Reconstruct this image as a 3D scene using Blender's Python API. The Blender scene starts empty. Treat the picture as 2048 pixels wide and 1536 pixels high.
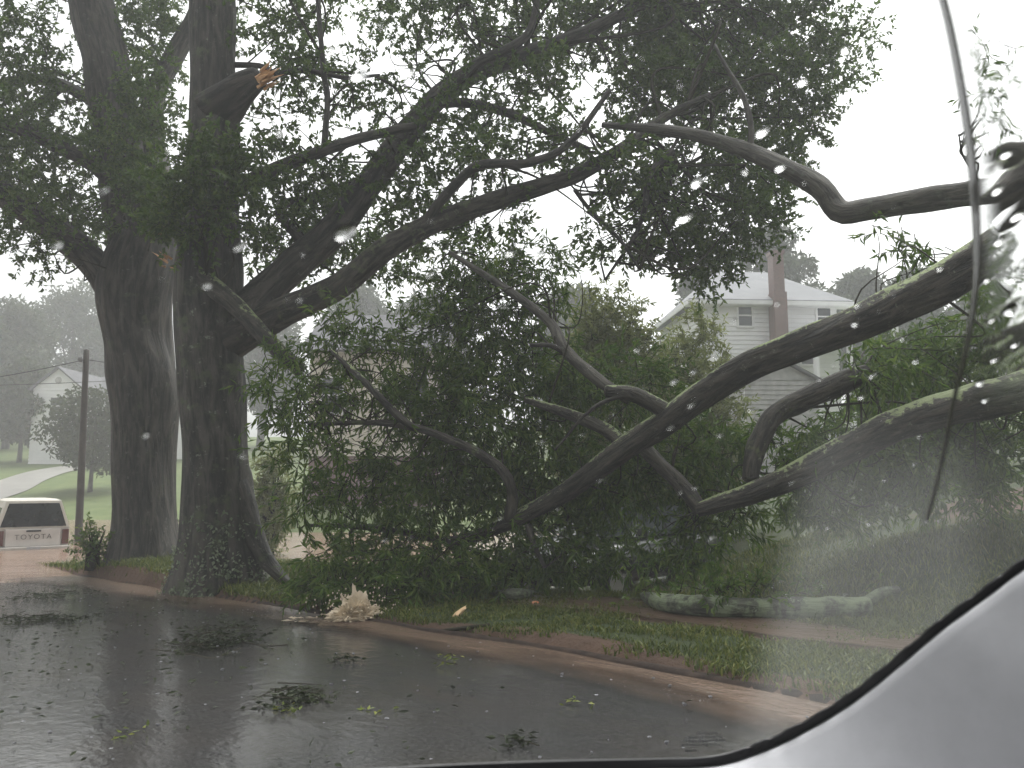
import bpy, bmesh, math, random
import numpy as np
from mathutils import Vector, Matrix

R = math.radians
rng = np.random.default_rng(7)
random.seed(7)
SC = bpy.context.scene
COL = SC.collection

# ------------------------------------------------------------------ camera
CAM = np.array([0.0, 0.0, 1.3])
FPX = 1600.0                       # focal length in pixels of the 2048 wide photo
PITCH = math.atan(197.0 / FPX)
cd = bpy.data.cameras.new('camera')
cam = bpy.data.objects.new('camera', cd); COL.objects.link(cam)
cam.location = CAM
cam.rotation_euler = (R(90) + PITCH, 0, 0)
cd.sensor_fit = 'HORIZONTAL'; cd.sensor_width = 36; cd.lens = 36 * FPX / 2048
cd.clip_start = 0.02; cd.clip_end = 600
cd.dof.use_dof = True; cd.dof.focus_distance = 14; cd.dof.aperture_fstop = 6.5
SC.camera = cam

# ------------------------------------------------------------------ sky, sun, exposure
SUN_EL, SUN_AZ = R(62), R(20)
w = bpy.data.worlds.new('World'); SC.world = w; w.use_nodes = True
nt = w.node_tree; nt.nodes.clear()
sky = nt.nodes.new('ShaderNodeTexSky'); sky.sky_type = 'NISHITA'; sky.sun_disc = False
sky.sun_elevation = SUN_EL; sky.sun_rotation = SUN_AZ
sky.air_density = 1.0; sky.dust_density = 6.0; sky.ozone_density = 1.0
hs = nt.nodes.new('ShaderNodeHueSaturation'); hs.inputs['Saturation'].default_value = 0.06
bg = nt.nodes.new('ShaderNodeBackground'); bg.inputs['Strength'].default_value = 0.15
wo = nt.nodes.new('ShaderNodeOutputWorld')
nt.links.new(sky.outputs[0], hs.inputs['Color']); nt.links.new(hs.outputs[0], bg.inputs[0])
nt.links.new(bg.outputs[0], wo.inputs[0])
sl = bpy.data.lights.new('sun', 'SUN'); sl.energy = 1.5; sl.angle = R(50); sl.color = (1, 0.98, 0.95)
so = bpy.data.objects.new('sun', sl); COL.objects.link(so)
so.rotation_euler = (R(90) - SUN_EL, 0, -SUN_AZ + R(180))
SC.view_settings.view_transform = 'Standard'; SC.view_settings.look = 'None'
SC.view_settings.gamma = 1; SC.view_settings.exposure = 0.98
SC.cycles.use_denoising = True
SC.cycles.max_bounces = 10; SC.cycles.diffuse_bounces = 5; SC.cycles.glossy_bounces = 3
SC.cycles.transmission_bounces = 6; SC.cycles.volume_bounces = 1; SC.cycles.transparent_max_bounces = 16
SC.cycles.sample_clamp_indirect = 4
HAZE = 0.0036

# ------------------------------------------------------------------ helpers
FW = np.array([0, math.cos(PITCH), math.sin(PITCH)]); UP = np.array([0, -math.sin(PITCH), math.cos(PITCH)]); RT = np.array([1.0, 0, 0])
def ray(px, py):
    return FW + RT * ((px - 1024) / FPX) + UP * ((768 - py) / FPX)
def P(px, py, Y):
    d = ray(px, py); return CAM + d * (Y / d[1])
def px2m(Y): return Y / FPX

UX, UY = -0.70, 0.714      # road direction
def s_of(x, y): return UX * x + UY * y
def n_of(x, y): return -UX * 1.02 * x + 0.70 * y
def sn(s, n):              # back to x, y
    A = np.array([[UX, UY], [-UX * 1.02, 0.70]])
    return np.linalg.solve(A, np.array([s, n]))
def sst(v, a, b):
    t = np.clip((np.asarray(v, float) - a) / (b - a), 0, 1); return t * t * (3 - 2 * t)
def zr(s):
    s = np.asarray(s, float)
    return np.where(s < 4, 0, np.maximum(-0.62, -0.031 * (s - 4)))
KERB = 4.65
def G(x, y):
    x = np.asarray(x, float); y = np.asarray(y, float)
    s = s_of(x, y); n = n_of(x, y)
    road = zr(np.clip(s, -50, 60)) - 0.03
    bump = 0.025 * np.sin(x * 1.3 + y * .7) * np.sin(y * 1.7 - x * .4)
    verge = zr(np.clip(s, -50, 60)) + 0.08 + bump
    mound = 0.20 * np.exp(-(((x + 5.6) / 2.2) ** 2 + ((y - 13.2) / 2.4) ** 2))
    verge = verge + mound
    drop = -0.30 * sst(n, 7.2, 9.0) * (1 - sst(x, 2.6, 4.6))
    verge = verge + drop
    verge = verge + 0.22 * np.maximum(0, x - 2.6) * sst(n, 7.0, 11.0)
    z = road + (verge - road) * sst(n, KERB + .02, KERB + .12)
    edge = 16.3 + 0.35 * np.maximum(0, -x - 7.5)
    cross = sst(y, edge - .6, edge + 1.2) * (1 - sst(x, 0.0, 4.0))
    z = z + (-0.62 - z) * cross
    start = 34 - 9 * sst(x, -15, -10)
    lawn = -0.62 + 0.14 * np.clip(y - start, 0, 46)
    lawn = lawn + 0.10 * np.maximum(0, np.minimum(x, 25) - 2.6) * sst(y, 20, 34)
    z = np.where(y > start, np.maximum(z, lawn), z)
    z = np.clip(z, -3, 9)
    return z
def g(x, y): return float(G(x, y))
def Gp(px, py):
    d = ray(px, py); ts = np.linspace(1.5, 120, 6000)
    pts = CAM + d[None] * ts[:, None]
    h = G(pts[:, 0], pts[:, 1]); k = np.argmax(pts[:, 2] <= h)
    return pts[k] if pts[k][2] <= h[k] else pts[-1]

class Geo:
    """collects arrays of verts and quads/tris; build() links them as one mesh object"""
    def __init__(s): s.v = []; s.q = []; s.t = []; s.n = 0; s.co = []; s.qm = []; s.tm = []
    def add(s, v, q=None, t=None, co=None, m=0):
        v = np.asarray(v, float).reshape(-1, 3)
        if q is not None and len(q):
            q = np.asarray(q, int).reshape(-1, 4) + s.n; s.q.append(q); s.qm.append(np.full(len(q), m))
        if t is not None and len(t):
            t = np.asarray(t, int).reshape(-1, 3) + s.n; s.t.append(t); s.tm.append(np.full(len(t), m))
        s.v.append(v); s.co.append(v if co is None else np.asarray(co, float).reshape(-1, 3)); s.n += len(v)
    def box(s, a, b, m=0):
        x0, y0, z0 = a; x1, y1, z1 = b
        s.add([(x0,y0,z0),(x1,y0,z0),(x1,y1,z0),(x0,y1,z0),(x0,y0,z1),(x1,y0,z1),(x1,y1,z1),(x0,y1,z1)],
              [(0,3,2,1),(4,5,6,7),(0,1,5,4),(1,2,6,5),(2,3,7,6),(3,0,4,7)], m=m)
    def build(s, name, mats, parent=None, smooth=True, bevel=0):
        me = bpy.data.meshes.new(name)
        v = np.concatenate(s.v); co = np.concatenate(s.co)
        q = np.concatenate(s.q) if s.q else np.zeros((0, 4), int); t = np.concatenate(s.t) if s.t else np.zeros((0, 3), int)
        mi = np.concatenate(s.qm + s.tm) if (s.qm or s.tm) else np.zeros(0, int)
        me.vertices.add(len(v)); me.vertices.foreach_set('co', v.ravel())
        nl = q.size + t.size
        me.loops.add(nl); me.loops.foreach_set('vertex_index', np.concatenate([q.ravel(), t.ravel()]).astype(np.int32))
        npoly = len(q) + len(t); me.polygons.add(npoly)
        ls = np.concatenate([np.arange(len(q)) * 4, q.size + np.arange(len(t)) * 3])
        me.polygons.foreach_set('loop_start', ls.astype(np.int32))
        me.polygons.foreach_set('material_index', mi.astype(np.int32))
        me.polygons.foreach_set('use_smooth', np.full(npoly, bool(smooth)))
        at = me.attributes.new('barkco', 'FLOAT_VECTOR', 'POINT'); at.data.foreach_set('vector', co.ravel())
        me.update(calc_edges=True); me.validate()
        for m in (mats if isinstance(mats, (list, tuple)) else [mats]): me.materials.append(m)
        o = bpy.data.objects.new(name, me); COL.objects.link(o)
        if parent is not None: o.parent = parent
        if bevel:
            bm = bmesh.new(); bm.from_mesh(me)
            bmesh.ops.bevel(bm, geom=bm.edges[:], offset=bevel, segments=2, profile=.6, affect='EDGES', clamp_overlap=True)
            bm.to_mesh(me); bm.free()
        return o
def tag(o, label=None, cat=None, group=None, kind=None):
    if label: o['label'] = label
    if cat: o['category'] = cat
    if group: o['group'] = group
    if kind: o['kind'] = kind
    return o
def empty(name, loc, label, cat, group=None, rz=0):
    o = bpy.data.objects.new(name, None); COL.objects.link(o)
    o.location = loc; o.rotation_euler = (0, 0, rz); o.empty_display_size = .3
    return tag(o, label, cat, group)
def keep(o, root):            # parent an object that was built in world coordinates to an unrotated empty
    o.parent = root; o.matrix_parent_inverse = Matrix.Translation(-Vector(root.location)); return o

def catmull(pts, step):
    p = np.asarray(pts, float)
    if len(p) < 3: 
        k = max(2, int(np.linalg.norm(p[-1, :3] - p[0, :3]) / step) + 1)
        tt = np.linspace(0, 1, k)[:, None]; return p[0] * (1 - tt) + p[-1] * tt
    e = np.vstack([2 * p[0] - p[1], p, 2 * p[-1] - p[-2]]); out = []
    for i in range(1, len(e) - 2):
        p0, p1, p2, p3 = e[i - 1], e[i], e[i + 1], e[i + 2]
        k = max(2, int(np.linalg.norm((p2 - p1)[:3]) / step) + 1)
        t = np.linspace(0, 1, k, endpoint=False)[:, None]
        out.append(.5 * ((2 * p1) + (-p0 + p2) * t + (2 * p0 - 5 * p1 + 4 * p2 - p3) * t * t + (-p0 + 3 * p1 - 3 * p2 + p3) * t ** 3))
    out.append(e[-2][None]); return np.vstack(out)
def tube(gm, pts4, sides=12, step=.12, rough=.05, flare=None, seed=0, m=0, cap=True):
    """pts4: (x, y, z, radius)"""
    c = catmull(pts4, step); c[:, 3] = np.maximum(c[:, 3], .002)
    p = c[:, :3]; r = c[:, 3]; N = len(p)
    T = np.gradient(p, axis=0); T /= np.linalg.norm(T, axis=1)[:, None] + 1e-9
    ref = np.array([0, 1, 0.]) if abs(T[0][1]) < .8 else np.array([1., 0, 0])
    A = np.zeros_like(p); a = np.cross(T[0], ref); a /= np.linalg.norm(a)
    for i in range(N):
        a = a - T[i] * a.dot(T[i]); a /= np.linalg.norm(a) + 1e-9; A[i] = a
    B = np.cross(T, A)
    L = np.concatenate([[0], np.cumsum(np.linalg.norm(np.diff(p, axis=0), axis=1))])
    th = np.linspace(0, 2 * np.pi, sides, endpoint=False)
    rs = np.random.default_rng(seed + 11)
    rr = np.repeat(r[:, None], sides, 1)
    if rough:
        k = np.zeros((N, sides))
        for j in range(7):
            f = rs.integers(1, 4 if j < 4 else max(4, sides // 4)); fl = rs.uniform(.4, 2.6) / max(.12, r.max())* .35; ph = rs.uniform(0, 6.3)
            k += np.sin(th[None] * f + L[:, None] * fl * 2.2 + ph + 1.3 * np.sin(L[:, None] * fl + j)) * (1 if j < 4 else .5)
        rr = rr * (1 + rough * k / 2.2)
        off = np.zeros((N, 2))
        for j in range(3):
            fl = rs.uniform(.6, 2.2); ph = rs.uniform(0, 6.3, 2); off += np.sin(L[:, None] * fl + ph) * r[:, None] * rough * .5
        p = p + A * off[:, :1] + B * off[:, 1:]
    if flare is not None:
        rr = rr * flare(L[:, None], th[None])
    v = p[:, None] + rr[..., None] * (np.cos(th)[None, :, None] * A[:, None] + np.sin(th)[None, :, None] * B[:, None])
    R0 = max(r.mean(), .01)
    co = np.stack([np.broadcast_to(np.cos(th) * R0, (N, sides)), np.broadcast_to(np.sin(th) * R0, (N, sides)), np.repeat(L[:, None], sides, 1)], -1)
    i = np.arange(N - 1)[:, None] * sides; j = np.arange(sides)[None]; j2 = (j + 1) % sides
    q = np.stack([i + j, i + j2, i + sides + j2, i + sides + j], -1).reshape(-1, 4)
    v = v.reshape(-1, 3); co = co.reshape(-1, 3); tr = []
    if cap:
        n0 = len(v); v = np.vstack([v, p[0], p[-1] + T[-1] * r[-1] * .4]); co = np.vstack([co, co[0], co[-1]])
        jj = np.arange(sides); k2 = (jj + 1) % sides; b = (N - 1) * sides
        tr = np.vstack([np.stack([np.full(sides, n0), k2, jj], 1), np.stack([np.full(sides, n0 + 1), b + jj, b + k2], 1)])
    gm.add(v, q, tr, co, m)
    return c
def pxlimb(pts):
    """(px, py, depth, width_px) -> (x, y, z, r)"""
    return [tuple(P(a, b, d)) + (wd * .5 * d / FPX,) for a, b, d, wd in pts]

def rnd_dir(n, up=0., r=rng):
    d = r.normal(size=(n, 3)); d[:, 2] += up; return d / (np.linalg.norm(d, axis=1)[:, None] + 1e-9)
def noise3(p, f, seed):
    rs = np.random.default_rng(seed); o = np.zeros(len(p))
    for k in range(6):
        a = rs.normal(size=3) * f * (1 + .5 * k / 3); o += np.sin(p @ a + rs.uniform(0, 6.3))
    return o / 3.0
def leaf_quads(gm, base, d, L, W, m=0, r=rng, fold=.25):
    """rhombic pointed leaves, base point, direction, per-leaf length and width"""
    n = len(base); d = d / (np.linalg.norm(d, axis=1)[:, None] + 1e-9)
    k = rnd_dir(n, .9, r); sd = np.cross(d, k); sd /= np.linalg.norm(sd, axis=1)[:, None] + 1e-9; nn = np.cross(sd, d)
    L = np.broadcast_to(np.asarray(L, float), (n,))[:, None]; W = np.broadcast_to(np.asarray(W, float), (n,))[:, None]
    mid = base + d * L * .45
    v = np.stack([base, mid + sd * W * .5 + nn * W * fold, base + d * L - nn * L * .08, mid - sd * W * .5 + nn * W * fold], 1).reshape(-1, 3)
    gm.add(v, np.arange(4 * n).reshape(-1, 4), m=m)
def twigs(gm, base, d, tl, nl, L, W, droop=.35, stem=True, r=rng, sw=.006):
    """leafy twigs: stem (material 1) and nl leaves (material 0) each"""
    n = len(base); tl = np.broadcast_to(np.asarray(tl, float), (n,))
    if stem:
        tip = base + d * tl[:, None]; tip[:, 2] -= droop * .3 * tl
        a = np.cross(d, rnd_dir(n, 0, r)); a /= np.linalg.norm(a, axis=1)[:, None] + 1e-9; b = np.cross(a, d)
        ring = [a, -.5 * a + .87 * b, -.5 * a - .87 * b]
        v = np.stack([base + sw * ring[0], base + sw * ring[1], base + sw * ring[2], tip], 1).reshape(-1, 3)
        i = np.arange(n)[:, None] * 4
        t = np.concatenate([i + [0, 1, 3], i + [1, 2, 3], i + [2, 0, 3]])
        gm.add(v, None, t, m=1)
    u = np.tile(np.linspace(.12, 1, nl), n) + r.uniform(-.05, .05, n * nl)
    bi = np.repeat(np.arange(n), nl); ld = d[bi]; lb = base[bi] + ld * (u * tl[bi])[:, None]
    lb[:, 2] -= droop * .3 * tl[bi] * u ** 2
    sd = rnd_dir(n * nl, 0, r); dd = ld * .55 + sd * .75; dd[:, 2] -= droop
    leaf_quads(gm, lb, dd, r.uniform(.7, 1.25, n * nl) * L, r.uniform(.75, 1.25, n * nl) * W, r=r)

# ------------------------------------------------------------------ materials
def M(name):
    m = bpy.data.materials.new(name); m.use_nodes = True; t = m.node_tree
    return m, t, t.nodes['Principled BSDF'], t.nodes['Material Output']
def N(t, typ, **kw):
    n = t.nodes.new(typ)
    for k, v in kw.items():
        if k in n.inputs: n.inputs[k].default_value = v
        else: setattr(n, k, v)
    return n
def attr(t, name='barkco'): return N(t, 'ShaderNodeAttribute', attribute_name=name).outputs['Vector']
def objco(t): return N(t, 'ShaderNodeTexCoord').outputs['Object']
def mapping(t, src, scale):
    m = N(t, 'ShaderNodeMapping'); m.inputs['Scale'].default_value = scale; t.links.new(src, m.inputs['Vector']); return m.outputs[0]
def noise(t, src, scale, detail=5, rough=.6, dist=0):
    n = N(t, 'ShaderNodeTexNoise', Scale=scale, Detail=detail, Roughness=rough, Distortion=dist); t.links.new(src, n.inputs['Vector']); return n.outputs['Fac']
def ramp(t, src, stops):
    r = N(t, 'ShaderNodeValToRGB'); e = r.color_ramp.elements
    while len(e) < len(stops): e.new(.5)
    for k, (p, c) in enumerate(stops):
        e[k].position = p; e[k].color = (c if len(c) == 4 else (*c, 1)) if hasattr(c, '__len__') else (c, c, c, 1)
    t.links.new(src, r.inputs[0]); return r.outputs[0]
def mix(t, f, a, b, mode='MIX'):
    n = N(t, 'ShaderNodeMix', data_type='RGBA', blend_type=mode)
    for s, i in ((f, 0), (a, 6), (b, 7)):
        if isinstance(s, (int, float)): n.inputs[i].default_value = s
        elif isinstance(s, tuple): n.inputs[i].default_value = (*s, 1)
        else: t.links.new(s, n.inputs[i])
    return n.outputs[2]
def math_(t, op, a, b=0.):
    n = N(t, 'ShaderNodeMath', operation=op)
    for k, s in enumerate((a, b)):
        if isinstance(s, (int, float)): n.inputs[k].default_value = s
        else: t.links.new(s, n.inputs[k])
    return n.outputs[0]
def bump(t, src, bs, strength=.5, dist=.02):
    b = N(t, 'ShaderNodeBump', Strength=strength, Distance=dist); t.links.new(src, b.inputs['Height']); t.links.new(b.outputs[0], bs.inputs['Normal']); return b

def mat_bark(name, dark, light, moss=None, moss_amt=.5, upside=False, lichen=None, scale=1.0, rough=.75, bumpd=.05):
    m, t, b, o = M(name); c = attr(t)
    st = mapping(t, c, (12 * scale, 12 * scale, 1.9 * scale))
    n1 = noise(t, st, 1.0, 6, .65, .6)
    ridge = ramp(t, n1, [(.40, 0.), (.5, .45), (.60, 1.)])
    n2 = noise(t, c, 2.2, 4)
    col = mix(t, ridge, dark, light)
    col = mix(t, ramp(t, n2, [(.35, 0.), (.7, .5)]), col, tuple(x * .55 for x in dark))
    if moss:
        n3 = noise(t, c, 3.5, 6, .7)
        f = ramp(t, n3, [(.62 - .25 * moss_amt, 0.), (.72 - .25 * moss_amt, 1.)])
        if upside:
            gn = N(t, 'ShaderNodeNewGeometry'); sx = N(t, 'ShaderNodeSeparateXYZ'); t.links.new(gn.outputs['Normal'], sx.inputs[0])
            nz = math_(t, 'ADD', sx.outputs[2], math_(t, 'MULTIPLY', math_(t, 'SUBTRACT', math_(t, 'ADD', math_(t, 'MULTIPLY', noise(t, c, 16, 5, .8), .5), math_(t, 'MULTIPLY', noise(t, c, 3.2, 3, .6), .5)), .5), 3.6))
            f = ramp(t, nz, [(.66, 0.), (.80, 1.)])
        col = mix(t, f, col, moss)
    if lichen:
        vn = noise(t, c, 9, 6, .8)
        col = mix(t, ramp(t, vn, [(.60, 0.), (.66, .85)]), col, lichen)
    t.links.new(col, b.inputs['Base Color']); b.inputs['Roughness'].default_value = rough
    bump(t, n1, b, 1.0, bumpd)
    return m
def mat_leaf(name, cols, trans=.35, rough=.4):
    m, t, b, o = M(name)
    gn = N(t, 'ShaderNodeNewGeometry')
    c = ramp(t, gn.outputs['Random Per Island'], [(k / (len(cols) - 1), c) for k, c in enumerate(cols)])
    n = noise(t, objco(t), .9, 3)
    c = mix(t, ramp(t, n, [(.35, 0.), (.7, .55)]), c, cols[0])
    t.links.new(c, b.inputs['Base Color']); b.inputs['Roughness'].default_value = rough; b.inputs['Specular IOR Level'].default_value = .22
    tr = N(t, 'ShaderNodeBsdfTranslucent'); t.links.new(c, tr.inputs[0])
    ms = N(t, 'ShaderNodeMixShader'); ms.inputs[0].default_value = trans
    t.links.new(b.outputs[0], ms.inputs[1]); t.links.new(tr.outputs[0], ms.inputs[2]); t.links.new(ms.outputs[0], o.inputs[0])
    return m
def mat_plain(name, col, rough=.6, var=.25, sc=6, metal=0, bumps=.0, spec=.5):
    m, t, b, o = M(name); n = noise(t, objco(t), sc, 5)
    c = mix(t, ramp(t, n, [(.3, 0.), (.75, 1.)]), tuple(x * (1 - var) for x in col), tuple(min(1, x * (1 + var * .4)) for x in col))
    t.links.new(c, b.inputs['Base Color']); b.inputs['Roughness'].default_value = rough; b.inputs['Metallic'].default_value = metal
    b.inputs['Specular IOR Level'].default_value = spec
    if bumps: bump(t, n, b, bumps, .01)
    return m
BARK = mat_bark('bark_dark', (.006, .0055, .0045), (.078, .068, .055), (.05, .06, .03), .15, lichen=(.12, .125, .105))
BARKB = mat_bark('bark_mottled', (.006, .0055, .0045), (.082, .073, .060), (.06, .075, .035), .3, lichen=(.22, .24, .18))
LIMB = mat_bark('bark_limb', (.012, .010, .008), (.085, .075, .058), (.09, .11, .045), .3, scale=1.6, lichen=(.15, .17, .11), bumpd=.07)
MOSSY = mat_bark('bark_mossy', (.010, .009, .007), (.080, .070, .054), (.25, .30, .14), .5, upside=True, scale=1.6, lichen=(.17, .19, .13), bumpd=.08)
LOGM = mat_bark('bark_lichen', (.04, .043, .03), (.11, .12, .085), (.18, .22, .13), .7, scale=2.2, lichen=(.34, .40, .28))
PALE = mat_bark('bark_pale', (.035, .032, .027), (.12, .11, .09), (.1, .11, .08), .2, scale=1.8)
TWIG = mat_plain('twig', (.030, .027, .018), .85, spec=.15)
LEAF = mat_leaf('leaf_oak', [(.040, .074, .015), (.066, .118, .022), (.090, .150, .028), (.135, .185, .042)], .45)
LEAFD = mat_leaf('leaf_wet_dark', [(.040, .080, .014), (.074, .136, .022), (.112, .182, .030), (.17, .23, .05)], .5, .4)
LEAFL = mat_leaf('leaf_light', [(.12, .15, .05), (.18, .21, .07), (.23, .26, .10), (.28, .29, .13)], .45)
LEAFB = mat_leaf('leaf_far', [(.045, .062, .03), (.065, .085, .04), (.085, .105, .05)], .3, .6)
WOOD = mat_plain('fresh_wood', (.62, .34, .15), .6, .35, 9)
WOODP = mat_plain('fresh_wood_pale', (.75, .52, .30), .6, .25, 9)
WOODR = mat_plain('fresh_wood_red', (.60, .24, .13), .6, .3, 9)

# ------------------------------------------------------------------ ground, road, water
def grid(xs, ys, zf):
    X, Y = np.meshgrid(xs, ys); Z = zf(X, Y); nx, ny = len(xs), len(ys)
    v = np.stack([X, Y, Z], -1).reshape(-1, 3)
    i = (np.arange(ny - 1)[:, None] * nx + np.arange(nx - 1)[None]).reshape(-1)
    return v, np.stack([i, i + 1, i + 1 + nx, i + nx], 1)
def dens(a, b, lo, hi, fine, coarse):
    out = [a]
    while out[-1] < b:
        x = out[-1]; out.append(x + (fine if lo <= x <= hi else coarse))
    return np.array(out)
xs = dens(-130, 130, -16, 12, .12, 2.0); ys = dens(-15, 125, 1, 20, .12, 1.5)
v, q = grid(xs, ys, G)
m, t, b, o = M('ground_grass'); pc = objco(t)
n1 = noise(t, pc, 1.1, 6, .7); n2 = noise(t, pc, 28, 4, .7); n3 = noise(t, pc, .35, 4)
gc = ramp(t, n2, [(.3, (.014, .022, .008)), (.55, (.030, .046, .014)), (.8, (.055, .07, .022))])
gc = mix(t, ramp(t, n1, [(.45, 0.), (.7, .5)]), gc, (.06, .06, .022))
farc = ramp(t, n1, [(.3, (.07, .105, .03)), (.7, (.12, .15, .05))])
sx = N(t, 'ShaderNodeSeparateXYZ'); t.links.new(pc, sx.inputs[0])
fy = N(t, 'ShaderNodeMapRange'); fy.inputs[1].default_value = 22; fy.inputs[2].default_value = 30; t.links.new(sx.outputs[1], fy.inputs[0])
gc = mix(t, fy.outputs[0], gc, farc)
mud = N(t, 'ShaderNodeAttribute', attribute_name='mud').outputs['Fac']
mf = ramp(t, math_(t, 'ADD', mud, math_(t, 'MULTIPLY', math_(t, 'SUBTRACT', n1, .5), .9)), [(.42, 0.), (.62, 1.)])
mc = ramp(t, n1, [(.3, (.050, .030, .020)), (.7, (.10, .062, .043))])
gc = mix(t, mf, gc, mc)
t.links.new(gc, b.inputs['Base Color']); b.inputs['Roughness'].default_value = .9; b.inputs['Specular IOR Level'].default_value = .25
bump(t, n2, b, .9, .04)
GROUND = m
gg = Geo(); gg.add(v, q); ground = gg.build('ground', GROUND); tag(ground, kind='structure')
px_, py_ = v[:, 0], v[:, 1]; nn_ = n_of(px_, py_); ss_ = s_of(px_, py_)
mudv = np.clip(1.25 - np.abs(nn_ - 4.75) / .36, 0, 1)
mudv = np.maximum(mudv, .95 * sst(nn_, 5.9, 6.1) * (1 - sst(nn_, 6.9, 7.2)) * (1 - .6 * sst(ss_, 7.5, 9)))
mudv = np.maximum(mudv, .9 * sst(nn_, 7.0, 7.6) * (1 - sst(px_, 2.0, 3.4)) * (1 - sst(py_, 12, 16)))
mudv = np.maximum(mudv, np.exp(-(((px_ - 7.4) / 1.8) ** 2 + ((py_ - 11.2) / 1.6) ** 2)))
at = ground.data.attributes.new('mud', 'FLOAT', 'POINT'); at.data.foreach_set('value', mudv)

# road sheet in (s, n)
sv = dens(-14, 40, -4, 22, .15, .6); nv = dens(-9, KERB + .02, -2, KERB, .1, .4); nv[-1] = KERB + .02
S, Nn = np.meshgrid(sv, nv); A = np.linalg.inv(np.array([[UX, UY], [-UX * 1.02, .70]]))
def fromsn(S, Nn): 
    x = A[0, 0] * S + A[0, 1] * Nn; y = A[1, 0] * S + A[1, 1] * Nn; return x, y
X, Y = fromsn(S, Nn); Z = zr(S) + .004 + .012 * np.sin(X * .9) * np.sin(Y * .8 + 1)
v = np.stack([X, Y, Z], -1).reshape(-1, 3); ns = len(sv)
i = (np.arange(len(nv) - 1)[:, None] * ns + np.arange(ns - 1)[None]).reshape(-1)
q = np.stack([i, i + ns, i + ns + 1, i + 1], 1)
co = np.stack([S, Nn, 0 * S], -1).reshape(-1, 3)
m, t, b, o = M('wet_asphalt'); c = attr(t)
a1 = noise(t, c, 45, 4, .85); a2 = noise(t, c, .8, 5, .6); a3 = noise(t, mapping(t, c, (.25, 1.6, 1)), 1.0, 5, .65)
col = ramp(t, a1, [(.38, (.012, .012, .013)), (.62, (.075, .074, .073))])
col = mix(t, ramp(t, a2, [(.4, 0.), (.75, .6)]), col, (.055, .048, .042))
t.links.new(col, b.inputs['Base Color'])
rgh = ramp(t, a3, [(.35, .05), (.6, .11), (.8, .22)])
t.links.new(rgh, b.inputs['Roughness']); b.inputs['Specular IOR Level'].default_value = .6
hh = math_(t, 'ADD', math_(t, 'MULTIPLY', a1, .2), math_(t, 'ADD', noise(t, c, 9, 3), math_(t, 'MULTIPLY', noise(t, mapping(t, c, (1, 2.2, 1)), 3.2, 3), 1.5)))
bump(t, hh, b, .17, .02)
ge = Geo(); ge.add(v, q, co=co); tag(ge.build('road', m), kind='structure')

# kerb
def sweep(name, prof, s0, s1, st, mat, curve=0, kind='structure'):
    s = np.arange(s0, s1, st); gk = Geo(); k = len(prof)
    vv = []; cc = []
    for si in s:
        dn = .08 * math.sin(si * .8) + .05 * math.sin(si * 2.7 + 1) + .03 * math.sin(si * 6.1)
        for (dn_, dz) in prof:
            x, y = fromsn(si, KERB + dn_ + dn * .3); vv.append((x, y, float(zr(si)) + dz)); cc.append((si, dn_, dz))
    i = (np.arange(len(s) - 1)[:, None] * k + np.arange(k - 1)[None]).reshape(-1)
    gk.add(vv, np.stack([i, i + 1, i + k + 1, i + k], 1), co=cc); o = gk.build(name, mat); tag(o, kind=kind); return o
KERBM = mat_plain('kerb_mud', (.034, .022, .016), .85, .7, 9, bumps=1.0, spec=.2)
sweep('kerb', [(0, -.06), (.02, .02), (.05, .045), (.09, .05), (.13, .03), (.14, -.1)], -8, 19, .12, KERBM)

def mat_water(name, c1, c2, rough, bs, edge=False, sc=3.0, foam=0):
    m, t, b, o = M(name); c = attr(t)
    n0 = noise(t, mapping(t, c, (.5, 1.6, 1)), sc * .35, 5, .65); n1 = noise(t, mapping(t, c, (.7, 2.0, 1)), sc, 5, .65, .6); n2 = noise(t, c, sc * 6, 3, .6)
    col = ramp(t, n0, [(.3, c1), (.7, c2)])
    if foam: col = mix(t, ramp(t, noise(t, mapping(t, c, (1, 2.5, 1)), 11, 3, .7), [(.66, 0.), (.72, foam)]), col, (.5, .42, .34))
    t.links.new(col, b.inputs['Base Color']); b.inputs['Roughness'].default_value = rough; b.inputs['IOR'].default_value = 1.33
    bump(t, math_(t, 'ADD', n1, math_(t, 'MULTIPLY', n2, .3)), b, bs, .05)
    if edge:
        e = N(t, 'ShaderNodeAttribute', attribute_name='edge').outputs['Fac']
        f = ramp(t, math_(t, 'ADD', e, math_(t, 'MULTIPLY', math_(t, 'SUBTRACT', n0, .5), 1.5)), [(.15, 0.), (.8, .92)])
        tr = N(t, 'ShaderNodeBsdfTransparent'); ms = N(t, 'ShaderNodeMixShader')
        t.links.new(f, ms.inputs[0]); t.links.new(tr.outputs[0], ms.inputs[1]); t.links.new(b.outputs[0], ms.inputs[2]); t.links.new(ms.outputs[0], o.inputs[0])
    return m
FLOOD = mat_water('flood_water', (.17, .105, .075), (.25, .175, .13), .12, .5, sc=1.6)
xs = np.arange(-75, 5.01, .8); ys = np.arange(9, 40, .5)
v, q = grid(xs, ys, lambda X, Y: 0 * X - .345)
ge = Geo(); ge.add(v, q); tag(ge.build('flood_water', FLOOD), kind='structure')
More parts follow.
